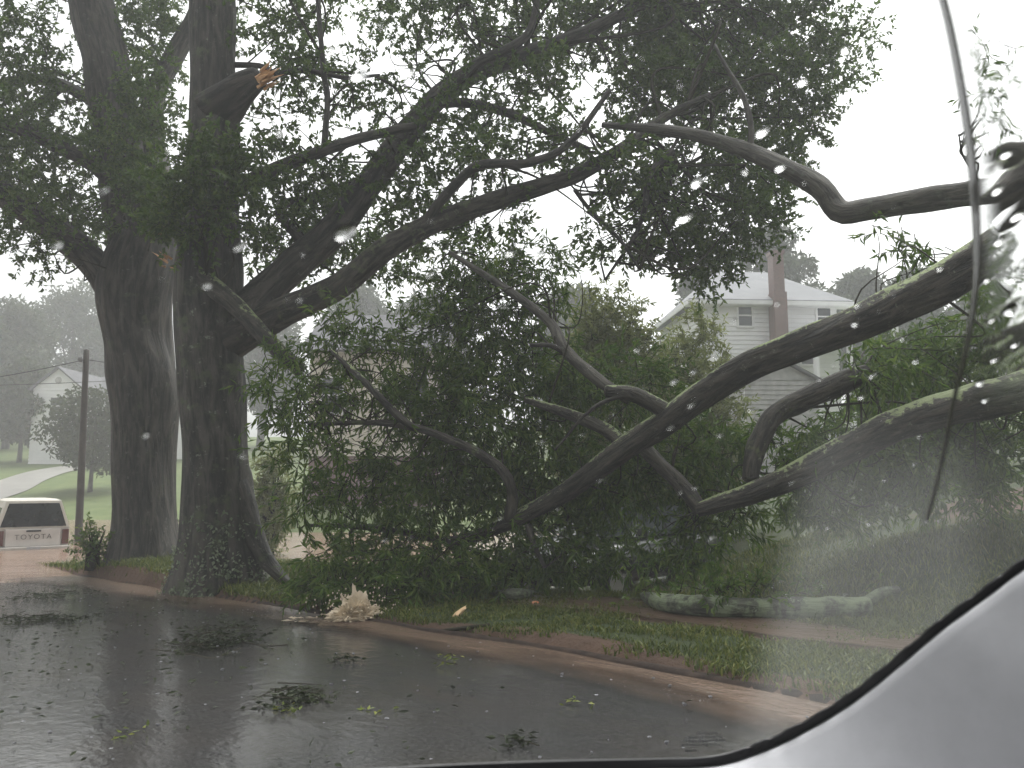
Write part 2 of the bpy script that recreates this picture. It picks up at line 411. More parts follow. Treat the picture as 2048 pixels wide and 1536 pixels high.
# muddy run-off along the kerb
sv = np.arange(-10, 20, .12); nv = np.linspace(-1.6, 0, 18)
S, Dn = np.meshgrid(sv, nv); X, Y = fromsn(S, KERB + Dn)
wid = np.interp(S, [-10, 2, 5, 8, 11, 14, 20], [1.1, .75, .65, .75, .9, 1.2, 1.6])
e = np.clip(1 + Dn / wid, 0, 1.2) * 1.0
Z = zr(S) + .022 + .010 * e + .006 * np.sin(S * 3.1 + Dn * 5)
ge = Geo(); ns = len(sv); i = (np.arange(len(nv) - 1)[:, None] * ns + np.arange(ns - 1)[None]).reshape(-1)
ge.add(np.stack([X, Y, Z], -1).reshape(-1, 3), np.stack([i, i + ns, i + ns + 1, i + 1], 1), co=np.stack([S, Dn, 0 * S], -1).reshape(-1, 3))
ro = ge.build('runoff_water', mat_water('runoff_water', (.088, .060, .044), (.135, .094, .070), .2, .8, True, 3.2, foam=.45)); tag(ro, kind='structure')
at = ro.data.attributes.new('edge', 'FLOAT', 'POINT'); at.data.foreach_set('value', e.ravel())
# puddled pavement strip (n 6.0 .. 7.1)
PAVE = mat_water('muddy_pavement', (.055, .036, .025), (.12, .078, .055), .35, .5, True, 2.0)
sv = np.arange(-9, 8, .15); nv = np.linspace(5.95, 7.15, 12); S, Q = np.meshgrid(sv, nv); X, Y = fromsn(S, Q)
e = np.minimum(1, np.minimum((Q - 5.95) / .35, (7.15 - Q) / .35)) * (1 - sst(S, 5.5, 8))
ge = Geo(); ns = len(sv); i = (np.arange(len(nv) - 1)[:, None] * ns + np.arange(ns - 1)[None]).reshape(-1)
ge.add(np.stack([X, Y, G(X, Y) + .02], -1).reshape(-1, 3), np.stack([i, i + ns, i + ns + 1, i + 1], 1), co=np.stack([S, Q, 0 * S], -1).reshape(-1, 3))
po = ge.build('pavement', PAVE); tag(po, kind='structure')
at = po.data.attributes.new('edge', 'FLOAT', 'POINT'); at.data.foreach_set('value', e.ravel())
# curved drive on the far lawn
def strip(name, pts, wd, mat):
    c = catmull(np.array([[a[0], a[1], 0, 0] for a in pts]), .5)[:, :2]; T = np.gradient(c, axis=0); T /= np.linalg.norm(T, axis=1)[:, None]
    nr = np.stack([-T[:, 1], T[:, 0]], 1); vv = []
    for u in np.linspace(-1, 1, 7):
        p = c + nr * wd * .5 * u; vv.append(np.column_stack([p, G(p[:, 0], p[:, 1]) + .05]))
    vv = np.stack(vv, 1).reshape(-1, 3); i = (np.arange(len(c) - 1)[:, None] * 7 + np.arange(6)[None]).reshape(-1)
    ge = Geo(); ge.add(vv, np.stack([i, i + 1, i + 8, i + 7], 1)); o = ge.build(name, mat); tag(o, kind='structure')
DRIVE = mat_plain('wet_concrete', (.30, .29, .27), .3, .25, 1.2)
strip('driveway', [Gp(-60, 1003)[:2], Gp(0, 984)[:2], Gp(45, 962)[:2], Gp(100, 944)[:2], Gp(160, 934)[:2]], 2.6, DRIVE)

# ------------------------------------------------------------------ trees
def add_limb(root, gname, pts, mat, sides=14, rough=.05, name='limb', step=.1, seed=0, **kw):
    ge = Geo(); p4 = pxlimb(pts) if kw.pop('px', True) else pts
    c = tube(ge, p4, sides, step, rough, seed=seed, **kw)
    o = ge.build(name, mat); keep(o, root); return c
def crown(root, blobs, skel, mat, seed, L=.12, W=.03, nl=14, droop=.35, nbr=5, name='crown', mult=1.0, stem=True, clump=.25, freq=1.7, bw=1.0):
    """leafy twigs in ellipsoids (px, py, depth, rx, ry, rdepth, tau) tied to the limbs by thin branches"""
    r = np.random.default_rng(seed); gm = Geo(); sk = np.vstack(skel)[:, :3] if skel else None
    for bi, (px, py, d, rx, ry, rd, tau) in enumerate(blobs):
        c = P(px, py, d); a = rx * px2m(d); bz = ry * px2m(d)
        area = math.pi * rx * ry; lp = L * W * .5 * .62 * (FPX / d) ** 2
        n = int(mult * tau * area / lp / nl)
        u = r.normal(size=(n * 3, 3)); u /= np.linalg.norm(u, axis=1)[:, None]; u *= r.uniform(0, 1, (n * 3, 1)) ** (1 / 2.4)
        p = c + u * [a, rd, bz]
        p = p[noise3(p, freq, 100 + bi + seed) > -clump - .9 * r.uniform(0, 1, len(p)) + (np.linalg.norm(u, axis=1) - .6) * .5][:n]
        gz = G(p[:, 0], p[:, 1]) + .05; p[:, 2] = np.maximum(p[:, 2], gz + r.uniform(0, .25, len(p)))
        dd = rnd_dir(len(p), .05, r); out = p - c; dd += .6 * out / (np.linalg.norm(out, axis=1)[:, None] + 1e-6); dd /= np.linalg.norm(dd, axis=1)[:, None]
        twigs(gm, p, dd, r.uniform(.2, .48, len(p)), nl, L, W, droop, stem, r)
        if sk is not None:
            for k in range(nbr):
                e = c + rnd_dir(1, .1, r)[0] * r.uniform(.3, .85) * np.array([a, rd, bz])
                cand = sk[r.integers(0, len(sk), 24)]; s = cand[np.argmin(np.linalg.norm(cand - e, axis=1))]
                ln = np.linalg.norm(e - s)
                if ln > 5 or ln < .2: continue
                j = r.normal(size=3) * ln * .12
                j2 = r.normal(size=3) * ln * .08; tube(gm, [(*s, (.012 + .005 * ln) * bw), (*(s * .7 + e * .3 + j), (.010 + .003 * ln) * bw), (*(s * .35 + e * .65 + j2), .008 * bw), (*e, .003)], 5, .15, .1, seed=k, m=1)
    o = gm.build(name, [mat, TWIG], smooth=False); keep(o, root); return o
def flare_fn(h, amt, k, ph, ph2=0):
    def f(L, th):
        return 1 + amt * np.exp(-L / h) * (.45 + .55 * np.cos(th * k + ph) * np.cos(th * 2 + ph2) + .35 * np.sin(th * (k + 2) + ph2))
    return f
def splinters(root, px, py, d, size, dirv, mat, seed, n=14, name='splinters'):
    r = np.random.default_rng(seed); ge = Geo(); c = P(px, py, d); dv = np.array(dirv, float); dv /= np.linalg.norm(dv)
    for k in range(n):
        b0 = c + r.normal(size=3) * size * .24; dd = dv + r.normal(size=3) * .13; dd /= np.linalg.norm(dd)
        a = np.cross(dd, r.normal(size=3)); a /= np.linalg.norm(a); bb = np.cross(a, dd); wv = size * r.uniform(.08, .2); ln = size * r.uniform(.5, 1.3)
        v = [b0 - a * wv - bb * wv * .5, b0 + a * wv - bb * wv * .5, b0 + bb * wv, b0 + dd * ln + a * wv * r.uniform(-.8, .8), b0 + dd * ln * .7 + a * wv * .5]
        ge.add(v, None, [(0, 1, 4), (1, 2, 4), (2, 0, 3), (0, 4, 3), (2, 3, 4), (0, 2, 1)])
    o = ge.build(name, mat, smooth=False); keep(o, root); return o

# --- left oak
D1 = 14.6
bl = Gp(292, 1135); 
oakL = empty('oak_tree', (P(290, 1120, D1)[0], D1, g(P(290, 1120, D1)[0], D1)), 'left of the twin dark oak trunks, forking into two stems behind the other', 'tree')
zb = oakL.location.z
gm = Geo(); tr = pxlimb([(295, 1180, D1, 150), (293, 1120, D1, 138), (291, 1040, D1, 118), (289, 900, D1, 117), (285, 800, D1, 126), (280, 735, D1, 133), (274, 670, D1, 131), (274, 605, D1, 138), (281, 540, D1, 146), (288, 460, D1, 122)])
skL = [tube(gm, tr, 64, .08, .055, flare_fn(.42, .75, 3, 1.0, .6), 3)]
keep(gm.build('trunk', BARK), oakL)
skL.append(add_limb(oakL, '', [(272, 500, D1, 105), (255, 400, D1, 95), (238, 280, D1, 92), (215, 150, D1, 92), (192, 40, D1, 92), (165, -120, D1, 85), (150, -260, D1, 60)], BARK, 32, .04, seed=4))
skL.append(add_limb(oakL, '', [(310, 480, D1 + .1, 85), (322, 390, D1 + .3, 70), (300, 280, D1 + .5, 50), (310, 190, D1 + .7, 45), (345, 120, D1 + 1, 40), (400, 10, D1 + 1.3, 36), (430, -150, D1 + 1.5, 25)], BARK, 24, .05, seed=5))
skL.append(add_limb(oakL, '', [(240, 600, D1, 70), (200, 540, D1 - .2, 62), (140, 480, D1 - .4, 58), (80, 440, D1 - .7, 54), (-20, 370, D1 - 1, 50), (-200, 260, D1 - 1.4, 40)], BARK, 24, .06, seed=6))
skL.append(add_limb(oakL, '', [(245, 380, D1, 40), (190, 330, D1 - .3, 34), (110, 290, D1 - .6, 30), (0, 240, D1 - 1, 26), (-120, 200, D1 - 1.2, 20)], BARK, 16, .07, seed=7))
skL.append(add_limb(oakL, '', [(235, 250, D1 + .2, 30), (180, 200, D1 + .5, 26), (120, 168, D1 + .8, 24), (50, 158, D1 + 1, 20), (-60, 180, D1 + 1.2, 14)], BARK, 14, .07, seed=8))
skL.append(add_limb(oakL, '', [(130, 172, D1 + .7, 16), (80, 205, D1 + .6, 15), (30, 235, D1 + .5, 13), (-20, 262, D1 + .4, 10)], BARK, 10, .07, seed=9))
splinters(oakL, 322, 466, D1 - .75, .16, (0, -.1, 1), WOODR, 3, 9, 'broken_wood')
crown(oakL, [(10, 90, 13, 70, 120, 1.5, 2.4), (120, 0, 15, 80, 18, 1.5, 1.6), (40, 300, 13.5, 120, 110, 2, 1.9), (150, 270, 15.5, 90, 90, 1.5, 1.4), (50, 430, 13, 130, 70, 1.6, 1.8), (150, 430, 15, 80, 70, 1.5, 1.5), (40, 510, 12.5, 60, 25, 1, 1.5),
             (300, 90, 15.5, 60, 130, 1, 1.7), (255, 300, 13.4, 90, 110, .7, 1.8), (290, 410, 13.0, 110, 70, .5, 2.2), (300, 190, 13.6, 60, 90, .5, 1.5), (200, 180, 16, 80, 70, 1, 1.1), (-60, 200, 14, 90, 200, 2, 1.6), (270, -120, 15, 330, 110, 3, 1.6)],
      skL, LEAF, 21, .10, .050, 16, .12, 6, mult=1.3, clump=-.02, freq=2.4)

# --- right oak
D2 = 11.3
x0 = P(430, 1170, D2)[0]
oakR = empty('oak_tree', (x0, D2, g(x0, D2)), 'right of the twin oak trunks, ivy on its root flare, snapped orange stub', 'tree')
gm = Geo(); tr = pxlimb([(440, 1225, D2, 178), (438, 1160, D2, 165), (436, 1080, D2, 138), (434, 980, D2, 128), (430, 860, D2, 126), (423, 740, D2, 134), (417, 620, D2, 136), (420, 530, D2, 134), (426, 440, D2, 108), (428, 360, D2, 100), (429, 250, D2, 96), (426, 120, D2, 92), (424, 0, D2, 94), (420, -140, D2, 84), (416, -300, D2, 60)])
skR = [tube(gm, tr, 68, .07, .055, flare_fn(.45, .85, 3, 2.2, 1.2), 13)]
keep(gm.build('trunk', BARKB), oakR)
gm = Geo(); tube(gm, pxlimb([(455, 900, D2, 60), (484, 1000, D2 - .05, 52), (506, 1070, D2 - .1, 42), (532, 1120, D2 - .18, 32), (560, 1152, D2 - .28, 24), (585, 1175, D2 - .35, 16)]), 14, .06, .08, seed=2)
keep(gm.build('root', BARKB), oakR)
A_ = [(455, 660, D2, 85), (520, 600, D2 + .1, 72), (590, 530, D2 + .2, 68), (660, 465, D2 + .3, 64), (720, 390, D2 + .4, 60), (790, 300, D2 + .5, 54), (860, 210, D2 + .6, 48), (940, 150, D2 + .8, 42), (1040, 112, D2 + 1, 36), (1150, 75, D2 + 1.3, 30), (1260, 20, D2 + 1.6, 24), (1400, -60, D2 + 2, 14)]
skR.append(add_limb(oakR, '', A_, BARK, 24, .05, seed=21))
skR.append(add_limb(oakR, '', [(860, 212, D2 + .6, 26), (905, 165, D2 + .5, 24), (960, 122, D2 + .4, 22), (1010, 100, D2 + .3, 20), (1060, 60, D2 + .3, 16), (1080, -40, D2 + .3, 12)], BARK, 12, .06, seed=22))
skR.append(add_limb(oakR, '', [(880, 205, D2 + .6, 22), (950, 208, D2 + .4, 20), (1030, 232, D2 + .2, 18), (1110, 270, D2, 15), (1180, 300, D2, 10)], BARK, 10, .06, seed=23))
skR.append(add_limb(oakR, '', [(450, 390, D2 - .1, 40), (500, 362, D2 - .3, 30), (570, 330, D2 - .4, 27), (640, 303, D2 - .5, 25), (720, 276, D2 - .4, 22), (830, 252, D2 - .3, 18)], BARK, 12, .05, seed=24))
skR.append(add_limb(oakR, '', [(648, 300, D2 - .5, 13), (655, 200, D2 - .5, 13), (648, 150, D2 - .5, 12), (640, 60, D2 - .5, 11), (632, -60, D2 - .5, 9)], BARK, 9, .08, seed=25))
B_ = [(450, 690, D2 - .1, 80), (520, 650, D2 - .2, 66), (600, 610, D2 - .3, 58), (680, 570, D2 - .4, 54), (760, 505, D2 - .5, 48), (860, 450, D2 - .5, 44), (960, 412, D2 - .5, 42), (1050, 382, D2 - .4, 38), (1150, 350, D2 - .3, 32), (1240, 300, D2 - .2, 26), (1330, 235, D2, 20), (1420, 190, D2, 12)]
skR.append(add_limb(oakR, '', B_, LIMB, 24, .05, seed=26))
skR.append(add_limb(oakR, '', [(840, 455, D2 - .5, 20), (900, 380, D2 - .8, 22), (960, 330, D2 - 1, 20), (1060, 325, D2 - 1.1, 18), (1140, 285, D2 - 1.1, 14), (1220, 180, D2 - 1.1, 10)], BARK, 10, .06, seed=27))
skR.append(add_limb(oakR, '', [(620, 500, D2 + .3, 22), (560, 420, D2 + .6, 20), (620, 395, D2 + .8, 18), (720, 360, D2 + 1, 14)], BARK, 9, .06, seed=28))
skR.append(add_limb(oakR, '', [(450, 130, D2 + .1, 14), (520, 132, D2 - .1, 12), (555, 147, D2 - .2, 12), (610, 140, D2 - .3, 11), (690, 155, D2 - .4, 9), (760, 150, D2 - .4, 6)], BARK, 8, .06, seed=29))
skR.append(add_limb(oakR, '', [(1150, 380, D2 - .3, 10), (1180, 420, D2 - .4, 9), (1240, 480, D2 - .5, 8), (1280, 540, D2 - .5, 5)], BARK, 7, .08, seed=30))
skR.append(add_limb(oakR, '', [(1345, 300, D2 - .2, 14), (1300, 350, D2 - .3, 14), (1290, 410, D2 - .3, 12), (1270, 470, D2 - .3, 8), (1210, 560, D2 - .3, 5)], BARK, 8, .08, seed=31))
skR.append(add_limb(oakR, '', [(405, 555, D2 - .45, 30), (430, 575, D2 - .55, 38), (480, 620, D2 - .7, 37), (535, 680, D2 - .9, 34), (600, 742, D2 - 1.1, 26)], MOSSY, 16, .06, seed=32))
stub = add_limb(oakR, '', [(435, 225, D2 - .1, 90), (470, 195, D2 - .3, 72), (500, 172, D2 - .45, 58), (520, 158, D2 - .55, 44)], BARK, 22, .12, seed=33, name='broken_stub')
splinters(oakR, 524, 164, D2 - .72, .24, (.9, -.25, .5), WOOD, 5, 22, 'broken_wood')
splinters(oakR, 338, 522, D2 - .45, .15, (-.8, -.2, .5), WOOD, 6, 10, 'broken_wood')
crown(oakR, [(560, 70, 12, 100, 90, 1.4, 1.8), (640, 170, 11.5, 90, 60, 1, 1.5), (560, 250, 12, 80, 50, 1, .8), (620, 350, 11.5, 110, 60, 1, 1.7), (560, 440, 11.7, 90, 70, 1, 2.0), (680, 470, 12.4, 110, 70, 1, 1.8),
             (430, 350, 10.3, 110, 75, .45, 3.2), (400, 430, 10.3, 110, 55, .4, 2.2), (770, 150, 12, 60, 60, 1, 1.0), (760, 230, 12, 70, 40, 1, .8), (900, 60, 12.5, 110, 70, 1.2, 1.15), (840, 15, 13, 160, 35, 1, 1.4), (900, 260, 11.8, 90, 60, 1, 1.8), (820, 350, 11.5, 90, 70, 1, 1.7), (980, 200, 11.8, 80, 70, 1, 1.4),
             (1050, 60, 13, 130, 80, 1.5, 2.0), (1090, 170, 12, 60, 80, 1, 1.5), (1000, 330, 11, 90, 50, .8, 1.8), (860, 450, 11.5, 110, 50, 1, 1.8), (980, 430, 11.3, 80, 40, .8, 1.6), (1120, 280, 11, 70, 60, 1, 2.0),
             (1250, 50, 13.5, 150, 100, 1.5, 2.6), (1400, 60, 14, 160, 110, 1.5, 2.7), (1570, 70, 14, 120, 100, 1.4, 2.3), (1665, 115, 14, 85, 65, 1, 2.2), (1330, 180, 12.8, 130, 80, 1.2, 2.6), (1480, 190, 13, 130, 80, 1.2, 2.6), (1600, 210, 13.4, 80, 70, 1, 1.9), (1620, 250, 13.4, 60, 45, .8, 1.5),
             (1250, 350, 11.3, 110, 60, 1, 2.0), (1400, 340, 12, 110, 70, 1, 2.4), (1520, 330, 12.6, 95, 80, 1, 2.2), (1330, 440, 11.6, 95, 65, .8, 2.6), (1450, 450, 12, 95, 75, .8, 2.7), (1400, 530, 11.8, 85, 45, .6, 2.6), (1540, 430, 12.3, 50, 60, .6, 1.8), (1250, 500, 11.4, 60, 50, .6, 1.3), (1190, 430, 11, 30, 80, .5, 1.2),
             (750, 520, 12.5, 120, 45, 1, 1.8), (560, 520, 12.5, 70, 40, .8, 1.4), (900, -120, 12.5, 500, 110, 2.5, 1.6), (1400, -120, 13.5, 280, 110, 2, 1.6)],
      skR, LEAF, 22, .10, .050, 16, .12, 6, mult=1.3, clump=-.02, freq=2.4)
# lichen leaves / ivy creeping on the root flare
r_ = np.random.default_rng(5)
tv = np.array([v_.co[:] for v_ in [c_ for c_ in oakR.children if c_.name.startswith('trunk')][0].data.vertices]); tn = np.array([v_.normal[:] for v_ in [c_ for c_ in oakR.children if c_.name.startswith('trunk')][0].data.vertices])
hb = tv[:, 2] - G(tv[:, 0], tv[:, 1]); sel = np.where((hb > -.02) & (hb < 1.1) & (tn[:, 1] < .2))[0]
pick = r_.choice(sel, 2600); keepm = (r_.uniform(0, 1, 2600) < np.exp(-hb[pick] / .45)) & (noise3(tv[pick], 5, 3) > -.2); pick = pick[keepm]; k = len(pick); gm = Geo()
bp = tv[pick] + tn[pick] * .012 + r_.normal(size=(k, 3)) * .02; od = np.cross(tn[pick], rnd_dir(k, 0, r_)) + tn[pick] * .25; od[:, 2] -= .25
leaf_quads(gm, bp, od, r_.uniform(.03, .075, k), r_.uniform(.025, .05, k), r=r_)
LICH = mat_leaf('ivy_pale', [(.10, .13, .08), (.20, .24, .15), (.34, .38, .28)], .2)
keep(gm.build('ivy', LICH, smooth=False), oakR)

# --- fallen tree: two leaning limbs and everything on them
fall = empty('fallen_tree', (*P(905, 1090, 9.6)[:2], g(*P(905, 1090, 9.6)[:2])), 'big fallen tree with mossy leaning limbs and wet leaves crushed onto the verge', 'tree')
sk = []
sk.append(add_limb(fall, '', [(2300, 330, 6.6, 105), (2120, 425, 6.9, 94), (1940, 537, 7.2, 84), (1800, 610, 7.5, 77), (1700, 652, 7.7, 69), (1580, 700, 7.9, 62), (1500, 732, 8.1, 59), (1410, 785, 8.3, 57), (1330, 842, 8.5, 52), (1230, 912, 8.8, 47), (1130, 985, 9.1, 39), (1040, 1035, 9.3, 30), (960, 1068, 9.5, 22), (905, 1090, 9.6, 17)], MOSSY, 34, .08, seed=41, step=.07))
sk.append(add_limb(fall, '', [(930, 1082, 9.6, 20), (870, 1078, 9.6, 15), (790, 1062, 9.7, 12), (700, 1052, 9.8, 10), (610, 1050, 9.9, 6)], LIMB, 9, .06, seed=42))
sk.append(add_limb(fall, '', [(1020, 1040, 9.3, 26), (1024, 990, 9.25, 22), (1008, 945, 9.2, 21), (960, 908, 9.2, 19), (900, 880, 9.2, 17), (830, 856, 9.2, 14), (740, 845, 9.3, 11), (620, 850, 9.4, 7)], LIMB, 10, .06, seed=43))
sk.append(add_limb(fall, '', [(830, 857, 9.2, 13), (800, 835, 9.1, 16), (760, 795, 9.1, 15), (715, 750, 9.2, 13), (660, 700, 9.3, 8)], MOSSY, 9, .06, seed=44))
sk.append(add_limb(fall, '', [(1345, 832, 8.5, 36), (1300, 806, 8.45, 32), (1255, 786, 8.4, 30), (1212, 784, 8.35, 24)], MOSSY, 14, .07, seed=45, name='broken_stub'))
sk.append(add_limb(fall, '', [(1250, 895, 8.8, 30), (1215, 862, 8.9, 27), (1160, 838, 9.0, 24), (1110, 818, 9.1, 20), (1050, 800, 9.2, 12)], MOSSY, 12, .07, seed=46))
sk.append(add_limb(fall, '', [(1260, 800, 8.9, 22), (1190, 755, 9.0, 24), (1130, 700, 9.2, 24), (1095, 640, 9.4, 20), (1000, 570, 9.6, 16), (900, 505, 9.8, 9)], PALE, 12, .07, seed=47))
sk.append(add_limb(fall, '', [(1130, 705, 9.2, 12), (1100, 690, 9.1, 11), (1060, 690, 9.0, 8)], LIMB, 7, .07, seed=48))
sk.append(add_limb(fall, '', [(1275, 885, 8.75, 30), (1320, 930, 8.7, 30), (1365, 975, 8.6, 32), (1400, 1020, 8.5, 30)], LIMB, 12, .07, seed=49))
sk.append(add_limb(fall, '', [(2300, 720, 7.6, 89), (2100, 765, 7.8, 82), (1950, 800, 7.9, 75), (1850, 830, 8.0, 66), (1750, 868, 8.1, 61), (1640, 925, 8.2, 56), (1530, 975, 8.3, 46), (1450, 1003, 8.4, 36), (1395, 1020, 8.5, 26)], MOSSY, 30, .08, seed=50))
sk.append(add_limb(fall, '', [(1735, 742, 8.6, 30), (1680, 770, 8.6, 46), (1600, 805, 8.6, 44), (1548, 835, 8.6, 42), (1512, 900, 8.5, 38), (1500, 960, 8.4, 34)], LIMB, 14, .08, seed=51))
sk.append(add_limb(fall, '', [(1055, 1050, 9.3, 14), (1068, 1090, 9.2, 11), (1090, 1135, 9.1, 7)], PALE, 8, .07, seed=52))
sk.append(add_limb(fall, '', [(1260, 790, 8.4, 10), (1215, 800, 8.3, 9), (1170, 830, 8.3, 7), (1110, 900, 8.4, 5)], LIMB, 7, .08, seed=53))
sk.append(add_limb(fall, '', [(905, 1090, 9.6, 18), (925, 1130, 9.55, 14), (950, 1190, 9.5, 9)], LIMB, 8, .07, seed=54))
crown(fall, [(600, 800, 9.6, 90, 70, .6, 2.2), (560, 740, 9.8, 55, 55, .4, .9), (700, 680, 9.9, 110, 55, .5, 1.1), (730, 700, 9.9, 110, 80, .5, .9), (640, 900, 9.4, 110, 50, .5, 1.4), (760, 800, 9.7, 90, 60, .6, 1.5), (800, 720, 9.9, 70, 50, .5, .9), (640, 1000, 9.5, 70, 60, .5, 1.6), (700, 960, 9.8, 80, 60, .5, 1.8),
             (660, 1120, 9.1, 75, 90, .5, 1.7), (700, 1185, 8.8, 100, 50, .4, 3.0), (800, 1120, 9.4, 100, 80, .6, 2.8), (900, 1130, 9.5, 90, 70, .6, 2.8), (850, 950, 9.9, 120, 90, .6, 2.8), (960, 850, 10.0, 140, 110, .6, 3.0), (900, 650, 10.2, 90, 110, .6, 2.3), (1000, 620, 10.2, 120, 110, .6, 2.8), (980, 520, 10.3, 90, 40, .5, 1.8), (1110, 540, 10.3, 60, 60, .5, 1.5), (1080, 760, 10.1, 130, 80, .6, 3.0), (860, 800, 10, 90, 80, .5, 2.3),
             (1110, 930, 10.0, 130, 70, .6, 3.0), (1000, 980, 10, 100, 60, .5, 2.8), (1180, 1000, 9.8, 120, 50, .4, 2.2), (1280, 950, 9.3, 120, 60, .4, 2.4), (1230, 780, 9.7, 140, 70, .5, 2.2), (1400, 900, 9.3, 110, 80, .5, 2.6), (1450, 1030, 9.0, 90, 50, .4, 2.0), (1010, 1110, 9.6, 110, 70, .5, 2.4), (1130, 1085, 9.4, 90, 70, .4, 1.6), (1290, 1115, 9.6, 120, 45, .4, 1.6), (1400, 1080, 9.2, 80, 60, .4, 1.8), (1130, 1110, 10.0, 110, 60, .4, 1.5), (1000, 1185, 9.2, 80, 25, .3, 1.6),
             (1745, 735, 8.5, 75, 45, .4, 1.7), (1580, 900, 9.0, 90, 60, .6, 2.2), (1700, 900, 9.4, 110, 80, .7, 2.8), (1780, 790, 9.8, 100, 60, .7, 2.3), (1890, 710, 9.6, 100, 60, .6, 2.2), (1960, 780, 9.4, 110, 80, .7, 2.8), (1850, 900, 9.3, 120, 60, .6, 2.8), (2010, 650, 9.3, 80, 90, .6, 2.3), (2010, 900, 9.0, 80, 80, .6, 2.2), (1640, 990, 9.3, 110, 60, .5, 2.0), (1860, 965, 10, 150, 60, .6, 2.2), (1690, 1010, 10.2, 120, 45, .5, 2.0), (1990, 990, 9.6, 90, 50, .5, 1.6), (1780, 460, 8.3, 60, 40, .3, .55), (1850, 500, 8.0, 55, 28, .3, .9), (1800, 560, 8.2, 60, 20, .3, .5)],
      sk, LEAFD, 23, .135, .030, 12, .55, 4, clump=.18, freq=2.6, bw=.6, mult=.9)

# --- limb reaching in from the right
reach = empty('broken_limb', tuple(P(2500, 350, 8.6)), 'bare grey crooked limb with an elbow, reaching in from the right against white sky', 'limb')
sk3 = [add_limb(reach, '', [(2500, 350, 8.2, 62), (2200, 365, 8.4, 58), (2050, 375, 8.5, 56), (1940, 386, 8.6, 52), (1830, 400, 8.7, 50), (1740, 416, 8.8, 48), (1690, 424, 8.9, 46), (1668, 410, 9.0, 46), (1640, 375, 9.1, 46), (1580, 340, 9.3, 40), (1500, 305, 9.6, 34), (1420, 278, 9.9, 28), (1340, 260, 10.2, 22), (1205, 250, 10.6, 12)], PALE, 24, .08, seed=61, name='branch')]
sk3.append(add_limb(reach, '', [(1500, 305, 9.6, 16), (1502, 250, 9.6, 13), (1485, 190, 9.7, 12), (1450, 130, 9.8, 9), (1430, 90, 9.9, 6)], PALE, 8, .07, seed=62, name='branch'))
sk3.append(add_limb(reach, '', [(1960, 375, 8.6, 10), (1945, 340, 8.5, 7), (1925, 310, 8.5, 5), (1918, 270, 8.5, 3)], TWIG, 6, .07, seed=63, name='branch'))
crown(reach, [(1780, 430, 8.8, 60, 16, .25, .35), (1935, 280, 8.5, 20, 30, .2, .5), (2030, 180, 8.2, 40, 90, .3, .9), (2050, 260, 8.2, 50, 60, .3, 1.0)], sk3, LEAF, 24, .12, .03, 10, .4, 3)

# --- background trees
def bg_tree(name, label, px, pbase, d, ptop, rpx, seed, mat=LEAFB, n=5200, ls=.34, group='trees in the rain haze', lobes=11, low=.25, lean=0):
    r = np.random.default_rng(seed); x = P(px, 900, d)[0]; z0 = g(x, d); top = P(px, ptop, d)[2]; H = top - z0; rad = rpx * px2m(d)
    root = empty(name, (x, d, z0), label, 'tree', group)
    gm = Geo(); rt = max(.10, H * .018)
    tube(gm, [(x, d, z0 - .2, rt * 1.4), (x + .02, d, z0 + H * .2, rt), (x + .1 + lean, d, z0 + H * .5, rt * .8), (x + lean, d, z0 + H * .85, rt * .2)], 10, .5, .06, seed=seed)
    for k in range(6):
        h0 = z0 + H * r.uniform(.22, .5); a = r.uniform(0, 6.28); e = r.uniform(.4, .75) * rad
        tube(gm, [(x, d, h0, rt * .5), (x + e * .5 * math.cos(a), d + e * .5 * math.sin(a), h0 + e * .5, rt * .35), (x + e * math.cos(a), d + e * math.sin(a), h0 + e * 1.1, .02)], 6, .6, .06, seed=k)
    keep(gm.build('trunk', BARK), root)
    gm = Geo(); pts = []; cz0 = z0 + H * low
    for k in range(lobes):
        u = (k + .5) / lobes; hz = cz0 + (top - cz0) * (u * .86); env = math.sqrt(max(.05, 1 - (2 * u - .85) ** 2 * .75)); a = k * 2.4 + r.uniform(-.4, .4)
        lr = rad * r.uniform(.42, .62); off = max(0, rad * env - lr * .8)
        c = np.array([x + off * math.cos(a), d + off * math.sin(a), hz]); q_ = r.normal(size=(n // lobes, 3)); q_ /= np.linalg.norm(q_, axis=1)[:, None]
        q_ *= r.uniform(0, 1, (len(q_), 1)) ** .5; pp = c + q_ * [lr, lr, lr * .75]; pp = pp[pp[:, 2] < top]; pts.append(pp)
    pp = np.vstack(pts); pp = pp[noise3(pp, 1.9 / max(1, rad * .35), seed) > -.55]
    dd = rnd_dir(len(pp), -.1, r)
    leaf_quads(gm, pp, dd, r.uniform(.7, 1.4, len(pp)) * ls, r.uniform(.6, 1.1, len(pp)) * ls * .6, r=r)
    keep(gm.build('crown', mat, smooth=False), root)
    return root
bg_tree('lawn_tree', 'small dark round tree on the lawn in front of the gabled house', 185, 975, 44, 775, 105, 71, ls=.26, n=9000, group=None, low=.28)
